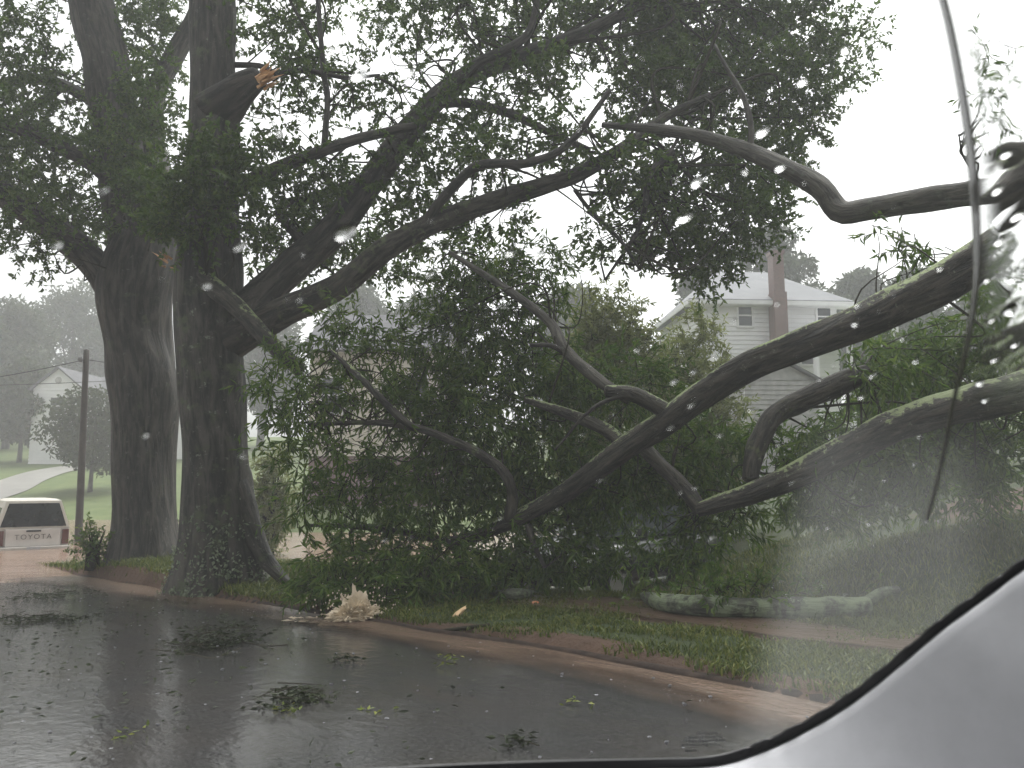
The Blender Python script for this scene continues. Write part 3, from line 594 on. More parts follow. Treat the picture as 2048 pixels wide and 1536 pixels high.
specs = [('tall hazy tree at the left edge behind the utility pole', 10, 68, 590, 90), ('broad hazy tree rising over the gabled house roof', 130, 80, 560, 110), ('hazy tree half hidden by the left oak trunk', 230, 84, 600, 90),
         ('grey hazy tree between the oak trunks and cream house', 520, 70, 560, 90), ('pale hazy tree over the cream house roof', 715, 66, 555, 95), ('pale hazy tree behind the crushed branches', 850, 64, 575, 90), ('hazy tree between the fallen crown and pale house', 1150, 56, 560, 100),
         ('tall hazy tree behind the left end of the pale house', 1420, 50, 500, 75), ('tallest hazy tree behind the brick chimney', 1560, 50, 425, 105), ('low hazy tree beyond the right eave of the pale house', 1740, 52, 525, 80), ('hazy tree seen above the mossy limb at right', 1850, 50, 520, 80), ('hazy tree at the right edge behind wet glass', 2030, 48, 480, 100),
         ('faint tall tree left of frame edge in the haze', -120, 60, 560, 110), ('dim tree at the far left above the curved drive', 40, 58, 720, 60)]
for k, (lab, px, d, top, rp) in enumerate(specs):
    bg_tree('hazy_tree', lab, px, 900, d, top, rp, 80 + k, n=12000, ls=.5 if d > 55 else .42)
def bush(name, label, px, d, ptop, rpx, seed, mat, n, L=.12, W=.04, cat='bush', zlow=0):
    r = np.random.default_rng(seed); x = P(px, 900, d)[0]; z0 = g(x, d); top = P(px, ptop, d)[2]; rad = rpx * px2m(d)
    root = empty(name, (x, d, z0), label, cat); gm = Geo(); sg = Geo(); H = top - z0
    for k in range(9):
        a = r.uniform(0, 6.28); e = rad * r.uniform(.2, .8)
        tube(sg, [(x + .1 * math.cos(a), d + .1 * math.sin(a), z0 - .05, .035), (x + e * .5 * math.cos(a), d + e * .5 * math.sin(a), z0 + H * .5, .025), (x + e * math.cos(a), d + e * math.sin(a), z0 + H * r.uniform(.7, .95), .008)], 6, .2, .06, seed=k)
    keep(sg.build('stem', TWIG), root)
    nt_ = n // 12; u = r.normal(size=(nt_ * 2, 3)); u /= np.linalg.norm(u, axis=1)[:, None]; u *= r.uniform(.2, 1, (len(u), 1)) ** .6
    p = np.array([x, d, z0 + H * .52]) + u * [rad, rad * .8, H * .5]; p = p[noise3(p, 3.2 / max(.6, rad), seed) > -.35 - r.uniform(0, .6, len(p))][:nt_]
    p[:, 2] = np.maximum(p[:, 2], z0 + .05)
    dd = rnd_dir(len(p), .5, r); twigs(gm, p, dd, r.uniform(.25, .5, len(p)), 12, L, W, .25, True, r)
    keep(gm.build('foliage', [mat, TWIG], smooth=False), root)
bush('bush', 'large yellow green bush behind the crossed fallen limbs', 1215, 14.5, 575, 120, 91, LEAFL, 26000)
bush('bush', 'yellow green bush standing under the pale house eave', 1375, 15.5, 625, 115, 92, LEAFL, 22000)
bush('bush', 'dull green bush beyond the low grey shed', 1835, 16, 660, 110, 93, LEAF, 20000)
bush('bush', 'small pale bush between the oak and brick wall', 545, 18.5, 900, 36, 94, LEAFL, 4500)
bush('sapling', 'leafy sapling at the flooded foot of the left oak', 200, 14.3, 1052, 32, 95, LEAFD, 800, .08, .035, 'sapling')

# ------------------------------------------------------------------ houses
def wall_siding(ge, p0, p1, z0, z1, row=.2, nrm=None, m=0):
    """lapped boards between two plan points"""
    p0 = np.array(p0, float); p1 = np.array(p1, float); d = p1 - p0; L = np.linalg.norm(d); d /= L; nrm = np.array([d[1], -d[0]]) if nrm is None else np.array(nrm)
    z = z0
    while z < z1 - 1e-6:
        zz = min(z1, z + row); a = p0 + nrm * .05; b = p1 + nrm * .05
        ge.add([(*a, z), (*b, z), (*(p1 + nrm * .004), zz), (*(p0 + nrm * .004), zz), (*p0, z), (*p1, z)], [(0, 1, 2, 3), (4, 5, 1, 0)], m=m); z = zz
def window(root, x, z, wd, h, y, frame, glass, name='window'):
    ge = Geo(); t_ = .09
    ge.box((x - wd / 2 - t_, y - .08, z - h / 2 - t_), (x - wd / 2, y + .02, z + h / 2 + t_)); ge.box((x + wd / 2, y - .08, z - h / 2 - t_), (x + wd / 2 + t_, y + .02, z + h / 2 + t_))
    ge.box((x - wd / 2, y - .08, z + h / 2), (x + wd / 2, y + .02, z + h / 2 + t_)); ge.box((x - wd / 2, y - .1, z - h / 2 - t_), (x + wd / 2, y + .02, z - h / 2)); ge.box((x - wd / 2, y - .06, z - .03), (x + wd / 2, y + .0, z + .03))
    f = ge.build(name, frame, root, False); gl = Geo(); gl.box((x - wd / 2 + .002, y - .035, z - h / 2 + .002), (x + wd / 2 - .002, y - .015, z + h / 2 - .002)); gl.build('pane', glass, f, False)
WHITE = mat_plain('white_paint', (.72, .72, .72), .5, .08, 2); CREAM = mat_plain('cream_siding', (.56, .53, .43), .5, .08, 2)
ROOFG = mat_plain('grey_shingle', (.13, .13, .138), .9, .35, 3, bumps=.3, spec=.1); ROOFM = mat_plain('light_metal_roof', (.23, .235, .245), .85, .12, 2, spec=.15)
GLASSD = mat_plain('dark_window', (.03, .035, .04), .08, .2, 2)
m, t, b, o = M('brick'); bt = N(t, 'ShaderNodeTexBrick'); bt.inputs['Scale'].default_value = 5; t.links.new(mapping(t, objco(t), (1, 1, 1)), bt.inputs['Vector'])
mp_ = N(t, 'ShaderNodeCombineXYZ'); sp_ = N(t, 'ShaderNodeSeparateXYZ'); t.links.new(objco(t), sp_.inputs[0]); t.links.new(math_(t, 'ADD', sp_.outputs[0], sp_.outputs[1]), mp_.inputs[0]); t.links.new(sp_.outputs[2], mp_.inputs[1]); t.links.new(mp_.outputs[0], bt.inputs['Vector'])
bt.inputs['Color1'].default_value = (.17, .085, .07, 1); bt.inputs['Color2'].default_value = (.12, .065, .055, 1); bt.inputs['Mortar'].default_value = (.2, .18, .17, 1); t.links.new(bt.outputs[0], b.inputs['Base Color'])
BRICK = m
def quadgeo(name, faces, mat, root, thick=.0):
    ge = Geo()
    for f in faces:
        f = np.array(f, float); ge.add(f, [(0, 1, 2, 3)] if len(f) == 4 else None, [(0, 1, 2)] if len(f) == 3 else None)
    o = ge.build(name, mat, root, False)
    if thick:
        md = o.modifiers.new('thick', 'SOLIDIFY'); md.thickness = thick; md.offset = 0
    return o
# pale house at right, hip roof
d = 35; X0 = 11.4; zb = g(X0, d)
h = empty('white_house', (X0, d, zb), 'white two storey house with grey hip roof and brick chimney', 'house', rz=R(4))
E = P(1545, 606, d)[2] - zb; Tp = P(1545, 545, d + 3.25)[2] - zb; W2 = 3.15; Dp = 6.5
ge = Geo(); wall_siding(ge, (-W2, 0), (W2, 0), -.5, E); wall_siding(ge, (W2, 0), (W2, Dp), -.5, E); wall_siding(ge, (-W2, Dp), (-W2, 0), -.5, E); wall_siding(ge, (W2, Dp), (-W2, Dp), -.5, E); ge.build('wall', WHITE, h, False)
ov = .55; a = W2 + ov; quadgeo('roof', [[(-a, -ov, E), (a, -ov, E), (1.3, Dp / 2, Tp), (-1.2, Dp / 2, Tp)], [(a, -ov, E), (a, Dp + ov, E), (1.3, Dp / 2, Tp)], [(a, Dp + ov, E), (-a, Dp + ov, E), (-1.2, Dp / 2, Tp), (1.3, Dp / 2, Tp)], [(-a, Dp + ov, E), (-a, -ov, E), (-1.2, Dp / 2, Tp)]], ROOFM, h, .06)
ge = Geo(); ge.box((-a, -ov - .06, E - .2), (a, -ov + .0, E - .02)); ge.box((-a - .06, -ov, E - .2), (-a, Dp + ov, E - .02)); ge.box((-a, -ov, E - .22), (a, .1, E - .17)); ge.build('gutter', WHITE, h, False)
ge = Geo(); cx = P(1548, 600, d)[0] - X0; ge.box((cx - .29, -.75, -.5), (cx + .29, -.06, E + .35)); ge.box((cx - .26, -.72, E + .35), (cx + .22, -.1, P(1545, 512, d)[2] - zb)); ge.box((cx - .30, -.76, P(1545, 516, d)[2] - zb), (cx + .26, -.06, P(1545, 509, d)[2] - zb)); ge.build('chimney', BRICK, h, False)
window(h, P(1488, 632, d)[0] - X0, P(1488, 632, d)[2] - zb, .6, .95, -.02, WHITE, GLASSD)
window(h, P(1616, 708, d)[0] - X0, P(1616, 708, d)[2] - zb, .6, .9, -.02, WHITE, GLASSD)
window(h, P(1650, 630, d)[0] - X0, P(1650, 632, d)[2] - zb, .6, .95, -.02, WHITE, GLASSD)
pz = P(1650, 668, d)[2] - zb
ge = Geo(); ge.box((.9, -2.4, pz - .1), (W2 + 1.4, -.04, pz + .08)); ge.box((.9, -2.5, pz - .32), (W2 + 1.4, -2.36, pz - .1)); 
for k in (1.05, 2.5, W2 + 1.2): ge.box((k - .09, -2.38, -.3), (k + .09, -2.2, pz - .1))
ge.build('porch', WHITE, h, False)
# low shed in front
d = 28; Xs = P(1562, 800, d)[0]; zs = g(Xs, d)
sh = empty('shed', (Xs, d, zs), 'low grey boarded shed with shallow gable below the white house', 'shed', rz=R(3))
E = P(1545, 760, d)[2] - zs; Tp = P(1545, 722, d)[2] - zs
GREYB = mat_plain('weathered_board', (.42, .41, .40), .6, .4, 3)
ge = Geo(); wall_siding(ge, (-1.3, 0), (1.3, 0), -.5, E, .17); wall_siding(ge, (1.3, 0), (1.3, 4), -.5, E, .17); wall_siding(ge, (-1.3, 4), (-1.3, 0), -.5, E, .17)
ge.add([(-1.3, 0, E), (1.3, 0, E), (0, 0, Tp)], None, [(0, 1, 2)]); ge.build('wall', GREYB, sh, False)
quadgeo('roof', [[(-1.55, -.25, E - .1), (0, -.25, Tp + .06), (0, 4.2, Tp + .06), (-1.55, 4.2, E - .1)], [(0, -.25, Tp + .06), (1.55, -.25, E - .1), (1.55, 4.2, E - .1), (0, 4.2, Tp + .06)]], ROOFG, sh, .08)
# cream house in the middle
d = 32; xa = P(618, 800, d)[0]; xb = P(880, 800, d)[0]; Xm = (xa + xb) / 2; zm = g(Xm, d); hw = (xb - xa) / 2
ch = empty('cream_house', (Xm, d, zm), 'cream lap sided house with big grey roof behind the fallen branches', 'house', rz=R(-2))
E = P(700, 700, d)[2] - zm; Tp = P(700, 632, d + 3.5)[2] - zm; bz_ = P(700, 912, d)[2] - zm
ge = Geo(); wall_siding(ge, (-hw, 0), (hw, 0), bz_, E, .22); wall_siding(ge, (hw, 0), (hw, 7), bz_, E, .22); wall_siding(ge, (-hw, 7), (-hw, 0), bz_, E, .22); ge.build('wall', CREAM, ch, False)
ge = Geo(); ge.box((-hw + .03, .03, -.8), (hw - .03, 6.9, bz_)); ge.build('foundation', BRICK, ch, False)
quadgeo('roof', [[(-hw - .4, -.5, E - .1), (hw + .4, -.5, E - .1), (hw + .4, 3.5, Tp), (-hw - .4, 3.5, Tp)], [(hw + .4, 7.5, E - .1), (-hw - .4, 7.5, E - .1), (-hw - .4, 3.5, Tp), (hw + .4, 3.5, Tp)]], ROOFG, ch, .1)
for g_ in ([(-hw, .0, E), (-hw, 7, E), (-hw, 3.5, Tp - .1)], [(hw, 7, E), (hw, .0, E), (hw, 3.5, Tp - .1)]): quadgeo('gable', [g_], CREAM, ch)
for fx in (-1.7, 1.7): window(ch, fx, (E + bz_) / 2 + .3, .8, 1.4, -.02, WHITE, GLASSD)
# gabled house at left
d = 57; Xl = P(115, 800, d)[0]; zl = g(Xl, d)
lh = empty('gabled_house', (Xl, d, zl), 'white gabled house with grey roof at the top of the lawn', 'house')
E = P(115, 776, d)[2] - zl; Tp = P(115, 737, d)[2] - zl; gw = 1.75
ge = Geo(); wall_siding(ge, (-gw, 0), (gw, 0), -1, E, .25); wall_siding(ge, (-gw, 3), (-gw, 0), -1, E, .25); wall_siding(ge, (gw, 0), (gw, 3), -1, E, .25); ge.add([(-gw, -.004, E), (gw, -.004, E), (0, -.004, Tp)], None, [(0, 1, 2)])
wall_siding(ge, (-gw - .3, 3), (10, 3), -1, E, .25); wall_siding(ge, (-gw - .3, 9), (-gw - .3, 3), -1, E, .25); ge.build('wall', WHITE, lh, False)
quadgeo('roof', [[(-gw - .25, -.3, E - .16), (0, -.3, Tp + .08), (0, 6, Tp + .08), (-gw - .25, 6, E - .16)], [(0, -.3, Tp + .08), (gw + .25, -.3, E - .16), (gw + .25, 6, E - .16), (0, 6, Tp + .08)],
                 [(-gw - .5, 2.6, E - .1), (10.3, 2.6, E - .1), (10.3, 6, Tp + .12), (-gw - .5, 6, Tp + .12)], [(10.3, 9.4, E - .1), (-gw - .5, 9.4, E - .1), (-gw - .5, 6, Tp + .12), (10.3, 6, Tp + .12)]], ROOFG, lh, .1)
window(lh, 0, E - 1.3, .9, 1.2, -.03, WHITE, GLASSD); window(lh, 4, E - 1.3, .9, 1.2, 2.97, WHITE, GLASSD)
ge = Geo(); th = np.linspace(0, 2 * np.pi, 12, endpoint=False); ge.add([(0.25 * math.cos(a), -.05, E + .55 + .25 * math.sin(a)) for a in th] + [(0, -.05, E + .55)], None, [(k, (k + 1) % 12, 12) for k in range(12)]); ge.build('vent', GREYB, lh, False)

# ------------------------------------------------------------------ utility pole and wires
d = 22.7; pb = P(157, 1088, d); ptp = P(173, 700, d)
POLE = mat_plain('pole_wood', (.045, .038, .032), .8, .4, 3)
up = empty('utility_pole', (pb[0], pb[1], -.62), 'slim dark wooden utility pole leaning right beside the pickup', 'pole')
ge = Geo(); tube(ge, [(pb[0] - .01, d, -.7, .105), (*((pb + ptp) / 2), .09), (*ptp, .075)], 14, .4, .02); keep(ge.build('post', POLE), up)
at1 = P(170, 720, d); ge = Geo(); ge.box((at1[0] - .12, d - .14, at1[2] - .08), (at1[0] - .05, d - .06, at1[2] + .06)); ge.box((at1[0] - .1, d - .2, at1[2] - .03), (at1[0] + .02, d - .14, at1[2] + .02)); keep(ge.build('bracket', mat_plain('steel', (.2, .2, .2), .5, metal=.6), smooth=False), up)
WIRE = mat_plain('wire', (.03, .03, .03), .6)
def wire(label, a, b, sag):
    ge = Geo(); pts = [(*(np.array(a) * (1 - u) + np.array(b) * u - np.array([0, 0, sag * 4 * u * (1 - u)])), .012) for u in np.linspace(0, 1, 9)]
    tube(ge, pts, 5, .6, 0); o = ge.build('overhead_wire', WIRE); tag(o, label, 'wire', 'overhead wires')
wire('overhead wire running left from the pole top', P(168, 720, d), P(-700, 780, 22), .5)
wire('overhead wire from the pole behind the oak trunks', P(172, 719, d), P(900, 755, 27), .35)
wire('lower thin wire crossing behind the pole', P(-600, 770, 26), P(560, 738, 30), .3)

# ------------------------------------------------------------------ pickup with topper
def pickup():
    hd = np.array([-.62, .785]); c = P(68, 1050, 20.3)
    t_ = empty('pickup_truck', (c[0], c[1], -.78), 'white pickup truck with camper topper, axle deep in brown flood water', 'pickup', rz=math.atan2(hd[1], hd[0]) - math.pi / 2)
    PW = mat_plain('truck_white', (.58, .55, .52), .35, .12, 4); TP = mat_plain('topper_cream', (.52, .49, .43), .45, .12, 3); BL = mat_plain('black_trim', (.012, .012, .013), .4)
    RED = mat_plain('tail_red', (.10, .022, .02), .25); CH = mat_plain('bumper_white', (.55, .52, .48), .35, .2); GL = mat_plain('truck_glass', (.014, .016, .018), .06); RUB = mat_plain('tyre_rubber', (.02, .02, .02), .8)
    W2 = .80
    def prism(prof, x0, x1, mat, name, par=t_, bev=.02):      # profile in (y, z), extruded along x
        ge = Geo(); k = len(prof); v = [(x0, y, z) for y, z in prof] + [(x1, y, z) for y, z in prof]
        q = [(i, (i + 1) % k, (i + 1) % k + k, i + k) for i in range(k)]; cx = np.mean(prof, axis=0); v += [(x0, *cx), (x1, *cx)]
        tt = [(2 * k, (i + 1) % k, i) for i in range(k)] + [(2 * k + 1, i + k, (i + 1) % k + k) for i in range(k)]
        ge.add(v, q, tt); o = ge.build(name, mat, par, False); md = o.modifiers.new('b', 'BEVEL'); md.width = bev; md.segments = 2; md.limit_method = 'ANGLE'; return o
    body = prism([(.03, .42), (4.3, .42), (4.35, .62), (4.3, .88), (3.15, .95), (.02, .95)], -W2, W2, PW, 'body')
    prism([(2.0, .95), (3.2, .955), (2.75, 1.44), (2.08, 1.46)], -W2 + .05, W2 - .05, PW, 'cab')
    # topper with raked back
    ge = Geo(); y0, y1 = .0, 1.97; zb_, zt = .952, 1.62
    v = [(-W2, y0, zb_), (W2, y0, zb_), (W2, y1, zb_), (-W2, y1, zb_), (-.60, y0 + .14, zt), (.60, y0 + .14, zt), (.60, y1, zt), (-.60, y1, zt), (-.48, y0 + .2, zt + .05), (.48, y0 + .2, zt + .05), (.48, y1 - .05, zt + .05), (-.48, y1 - .05, zt + .05)]
    ge.add(v, [(0, 1, 5, 4), (1, 2, 6, 5), (2, 3, 7, 6), (3, 0, 4, 7), (4, 5, 9, 8), (5, 6, 10, 9), (6, 7, 11, 10), (7, 4, 8, 11), (8, 9, 10, 11), (0, 3, 2, 1)])
    tp = ge.build('topper', TP, t_, False)
    ge = Geo(); ge.add([(-.72, -.004, .985), (.72, -.004, .985), (.55, .113, 1.56), (-.55, .113, 1.56), (-.72, .02, .985), (.72, .02, .985), (.55, .14, 1.56), (-.55, .14, 1.56)], [(0, 1, 2, 3), (4, 7, 6, 5), (0, 4, 5, 1), (1, 5, 6, 2), (2, 6, 7, 3), (3, 7, 4, 0)]); ge.build('rear_window', GL, tp, False)
    for sx in (-1, 1):
        ge = Geo(); f = lambda z: W2 - (z - zb_) / (zt - zb_) * .20 + .004
        ge.add([(sx * f(1.05), .35, 1.05), (sx * f(1.05), 1.75, 1.05), (sx * f(1.45), 1.75, 1.45), (sx * f(1.45), .42, 1.45)], [(0, 1, 2, 3) if sx > 0 else (3, 2, 1, 0)]); ge.build('side_window', GL, tp, False)
        ge = Geo(); ge.add([(sx * (W2 - .045), 2.15, 1.0), (sx * (W2 - .045), 3.02, 1.0), (sx * (W2 - .045), 2.72, 1.38), (sx * (W2 - .045), 2.16, 1.38)], [(0, 1, 2, 3) if sx > 0 else (3, 2, 1, 0)]); ge.build('door_window', GL, t_, False)
        ge = Geo(); ge.box((sx * .71 - .075, -.035, .53), (sx * .71 + .075, .03, .90)); ge.build('tail_light', RED, t_, False, .012)
        ge = Geo(); ge.box((sx * .90 - .09, 2.85, 1.02), (sx * .90 + .09, 2.92, 1.18)); ge.build('mirror', BL, t_, False, .01)
        for y in (.95, 3.55):
            ge = Geo(); th = np.linspace(0, 2 * np.pi, 20, endpoint=False); prof = [(-.09, .2), (-.1, .3), (-.07, .34), (.07, .34), (.1, .3), (.09, .2)]
            vv = [(sx * .70 + px_, y + r_ * math.cos(a), .34 + r_ * math.sin(a)) for a in th for px_, r_ in prof]; k = len(prof)
            ge.add(vv, [(i * k + j, i * k + (j + 1) % k, ((i + 1) % 20) * k + (j + 1) % k, ((i + 1) % 20) * k + j) for i in range(20) for j in range(k)]); wh = ge.build('wheel', RUB, t_)
            ge = Geo(); vv = [(sx * .76, y + .2 * math.cos(a), .34 + .2 * math.sin(a)) for a in th] + [(sx * .72, y, .34)]
            ge.add(vv, None, [(i, (i + 1) % 20, 20) for i in range(20)]); ge.build('rim', CH, wh)
    ge = Geo(); ge.box((-.60, -.022, .50), (.60, .02, .93)); tg = ge.build('tailgate', PW, t_, False, .012)
    ge = Geo(); ge.box((-.16, -.04, .86), (.16, -.024, .90)); ge.build('handle', BL, tg, False)
    fc = bpy.data.curves.new('tailgate_lettering', 'FONT'); fc.body = 'TOYOTA'; fc.size = .17; fc.align_x = 'CENTER'; fc.extrude = .004; fc.space_character = 1.25
    fo = bpy.data.objects.new('font_source', fc); COL.objects.link(fo); bpy.context.view_layer.update()
    me = bpy.data.meshes.new_from_object(fo.evaluated_get(bpy.context.evaluated_depsgraph_get())); bpy.data.objects.remove(fo); me.name = 'tailgate_lettering'
    to = bpy.data.objects.new('tailgate_lettering', me); COL.objects.link(to); to.parent = tg; to.location = (0, -.03, .68); to.rotation_euler = (R(90), 0, 0); me.materials.clear(); me.materials.append(mat_plain('faded_letters', (.16, .15, .14), .5))
    ge = Geo(); ge.box((-W2 - .02, -.16, .40), (W2 + .02, -.03, .50)); ge.build('bumper', CH, t_, False, .02)
    ge = Geo(); ge.box((-.15, -.175, .41), (.15, -.162, .50)); ge.build('number_plate', mat_plain('plate', (.5, .5, .52), .5), t_, False)
pickup()

# ------------------------------------------------------------------ dark car under the branches
def sedan():
    c = np.array([1.75, 13.3]); hd = np.array([-.66, -.75])
    t_ = empty('parked_car', (c[0], c[1], g(*c) - .08), 'dark wet saloon car buried under the fallen branches', 'car', rz=math.atan2(hd[1], hd[0]) - math.pi / 2)
    BODY = mat_plain('car_dark', (.022, .026, .026), .16, .15, 2); GL = mat_plain('car_glass', (.05, .06, .06), .05); BL = mat_plain('car_trim', (.012, .012, .012), .5); RUB = mat_plain('car_tyre', (.015, .015, .015), .8); AL = mat_plain('car_alloy', (.5, .5, .5), .3, .1, metal=.8); LM = mat_plain('car_lamp', (.6, .6, .6), .12)
    st = [(-2.2, .62, .55, .80), (-2.1, .78, .30, .92), (-1.4, .86, .22, .97), (-.6, .88, .2, .96), (.4, .88, .2, .95), (1.0, .87, .22, .92), (1.7, .83, .24, .82), (2.1, .74, .28, .70), (2.25, .55, .40, .58)]
    ge = Geo(); k = 12; vv = []
    for y, wd, z0, z1 in st:
        zc = (z0 + z1) / 2; hh = (z1 - z0) / 2
        for j in range(k):
            a = 2 * math.pi * (j + .5) / k; cx = abs(math.cos(a)) ** .45 * math.copysign(1, math.cos(a)); sz = abs(math.sin(a)) ** .55 * math.copysign(1, math.sin(a)); vv.append((wd * cx * (.96 if sz > .5 else 1), y, zc + hh * sz))
    n = len(st); q = [(i * k + j, i * k + (j + 1) % k, (i + 1) * k + (j + 1) % k, (i + 1) * k + j) for i in range(n - 1) for j in range(k)]
    vv += [(0, st[0][0], .68), (0, st[-1][0], .5)]; tt = [(n * k, (j + 1) % k, j) for j in range(k)] + [(n * k + 1, (n - 1) * k + j, (n - 1) * k + (j + 1) % k) for j in range(k)]
    ge.add(vv, q, tt); ge.build('body', BODY, t_)
    lo = [(-.74, -1.55), (.74, -1.55), (.76, .95), (-.76, .95)]; hi = [(-.56, -1.0), (.56, -1.0), (.57, .15), (-.57, .15)]; z0, z1 = .92, 1.36
    ge = Geo(); v = [(x, y, z0) for x, y in lo] + [(x, y, z1) for x, y in hi]; ge.add(v, [(0, 1, 5, 4), (1, 2, 6, 5), (2, 3, 7, 6), (3, 0, 4, 7)]); ge.build('windows', GL, t_, False)
    ge = Geo(); hi2 = [(-.58, -1.04), (.58, -1.04), (.59, .2), (-.59, .2)]; ge.add([(x, y, z1) for x, y in hi2] + [(x * .82, y * .86, z1 + .06) for x, y in hi2], [(0, 1, 5, 4), (1, 2, 6, 5), (2, 3, 7, 6), (3, 0, 4, 7), (4, 5, 6, 7), (3, 2, 1, 0)]); ge.build('roof', BODY, t_, False)
    for sx in (-1, 1):
        L2 = lambda y, u: np.array([sx * (.75 * (1 - u) + .565 * u) + sx * .006, y, z0 + (z1 - z0) * u])
        for (ya, yb, wd) in ((.95, .15, .05), (-.25, -.32, .05), (-1.55, -1.0, .06)):
            a, b2 = L2(ya, 0), L2(yb, 1); e = np.array([0, wd, 0]); ge = Geo(); ge.add([a - e, a + e, b2 + e, b2 - e], [(0, 1, 2, 3)]); ge.build('window_pillar', BODY, t_, False)
        ge = Geo(); ge.box((sx * .60 - .14, 2.02, .52), (sx * .60 + .14, 2.16, .66)); ge.build('headlight', LM, t_, False, .03)
        ge = Geo(); ge.box((sx * .93 - .08, .72, .93), (sx * .93 + .08, .84, 1.06)); ge.build('mirror', BODY, t_, False, .03)
        for y in (-1.35, 1.4):
            ge = Geo(); th = np.linspace(0, 2 * np.pi, 24, endpoint=False); prof = [(-.09, .2), (-.1, .28), (-.07, .32), (.07, .32), (.1, .28), (.09, .2)]; kk = len(prof)
            vv = [(sx * .82 + a_, y + r_ * math.cos(a), .30 + r_ * math.sin(a)) for a in th for a_, r_ in prof]
            ge.add(vv, [(i * kk + j, i * kk + (j + 1) % kk, ((i + 1) % 24) * kk + (j + 1) % kk, ((i + 1) % 24) * kk + j) for i in range(24) for j in range(kk)]); wh = ge.build('wheel', RUB, t_)
            ge = Geo(); vv = [(sx * .89, y + .2 * math.cos(a), .30 + .2 * math.sin(a)) for a in th] + [(sx * .86, y, .30)]; ge.add(vv, None, [(i, (i + 1) % 24, 24) for i in range(24)]); ge.build('rim', AL, wh)
sedan()

# ------------------------------------------------------------------ log, sticks, broken wood, splash
def ground_limb(name, label, cat, pts, mat, sides=16, lift=1.0, rough=.06, seed=0, group=None):
    p4 = []
    for (px, py, wpx) in pts:
        q_ = Gp(px, py); r_ = wpx * .5 * q_[1] / FPX; p4.append((q_[0], q_[1], q_[2] + r_ * 1.15 * lift, r_))
    ge = Geo(); tube(ge, p4, sides, .06, rough, seed=seed); o = ge.build(name, mat); tag(o, label, cat, group); return o
lg = empty('fallen_log', tuple(Gp(1500, 1236)), 'pale lichen covered log lying along the muddy pavement', 'log')
p4 = []
for (px, py, wpx) in [(1284, 1196, 10), (1300, 1212, 24), (1340, 1228, 36), (1400, 1236, 42), (1480, 1238, 40), (1560, 1238, 40), (1650, 1238, 40), (1735, 1238, 42)]:
    q_ = Gp(px, py); r_ = wpx * .5 * q_[1] / FPX; p4.append((q_[0], q_[1], q_[2] + r_ * 1.15, r_))
ge = Geo(); tube(ge, p4, 20, .05, .07, seed=5); keep(ge.build('trunk', LOGM), lg)
ge = Geo(); a = p4[-1]; tube(ge, [(a[0] - .05, a[1], a[2], .06), (a[0] + .12, a[1] - .02, a[2] + .12, .05), (a[0] + .28, a[1] - .05, a[2] + .16, .03)], 8, .05, .08); keep(ge.build('branch', LOGM), lg)
ge = Geo(); r_ = np.random.default_rng(3); bb = np.array(p4[3][:3]) + r_.normal(size=(60, 3)) * [.35, .06, .03] + [.35, 0, .12]; twigs(ge, bb, rnd_dir(60, .8, r_), .25, 8, .09, .03, .3, True, r_); keep(ge.build('leaves', [LEAFD, TWIG], smooth=False), lg)
ground_limb('stick', 'thin dark stick across the kerb near the splinter', 'stick', [(868, 1268, 6), (920, 1262, 8), (980, 1254, 7)], TWIG, 8, seed=2)
ground_limb('lichen_branch', 'short pale lichen branch piece by the crushed leaves', 'branch', [(990, 1196, 14), (1020, 1204, 24), (1050, 1200, 20), (1068, 1190, 8)], LOGM, 10, seed=4)
def chunk(name, label, px, py, sz, mat, seed, cat='wood piece', stretch=(1, .35, .3), rz=0.5, up=.4):
    r = np.random.default_rng(seed); q_ = Gp(px, py); bm = bmesh.new(); bmesh.ops.create_icosphere(bm, subdivisions=2, radius=sz)
    for v_ in bm.verts:
        k = 1 + .25 * math.sin(v_.co.x * 40 + seed) * math.cos(v_.co.y * 55) + r.uniform(-.15, .15); v_.co = Vector((v_.co.x * stretch[0] * k, v_.co.y * stretch[1] * k, v_.co.z * stretch[2] * k))
    me = bpy.data.meshes.new(name); bm.to_mesh(me); bm.free(); me.materials.append(mat); o = bpy.data.objects.new(name, me); COL.objects.link(o); o.location = (q_[0], q_[1], q_[2] + sz * .25); o.rotation_euler = (0, -up, rz); tag(o, label, cat); return o
chunk('wood_splinter', 'pale fresh wood splinter on the grass verge', 915, 1234, .10, WOODP, 1, stretch=(1.1, .35, .25), rz=.2, up=.75)
chunk('wood_chunk', 'orange broken wood chunk at the oak root', 557, 1160, .11, WOODR, 2, stretch=(1, .8, .55), rz=0, up=.1)
chunk('wood_chunk', 'small reddish wood chunk by the lichen branch piece', 1070, 1210, .05, WOODR, 3, stretch=(1, .7, .6))
chunk('wood_chunk', 'small pink wood chip at the end of the log', 1318, 1220, .035, WOODR, 4, stretch=(1, .8, .5))
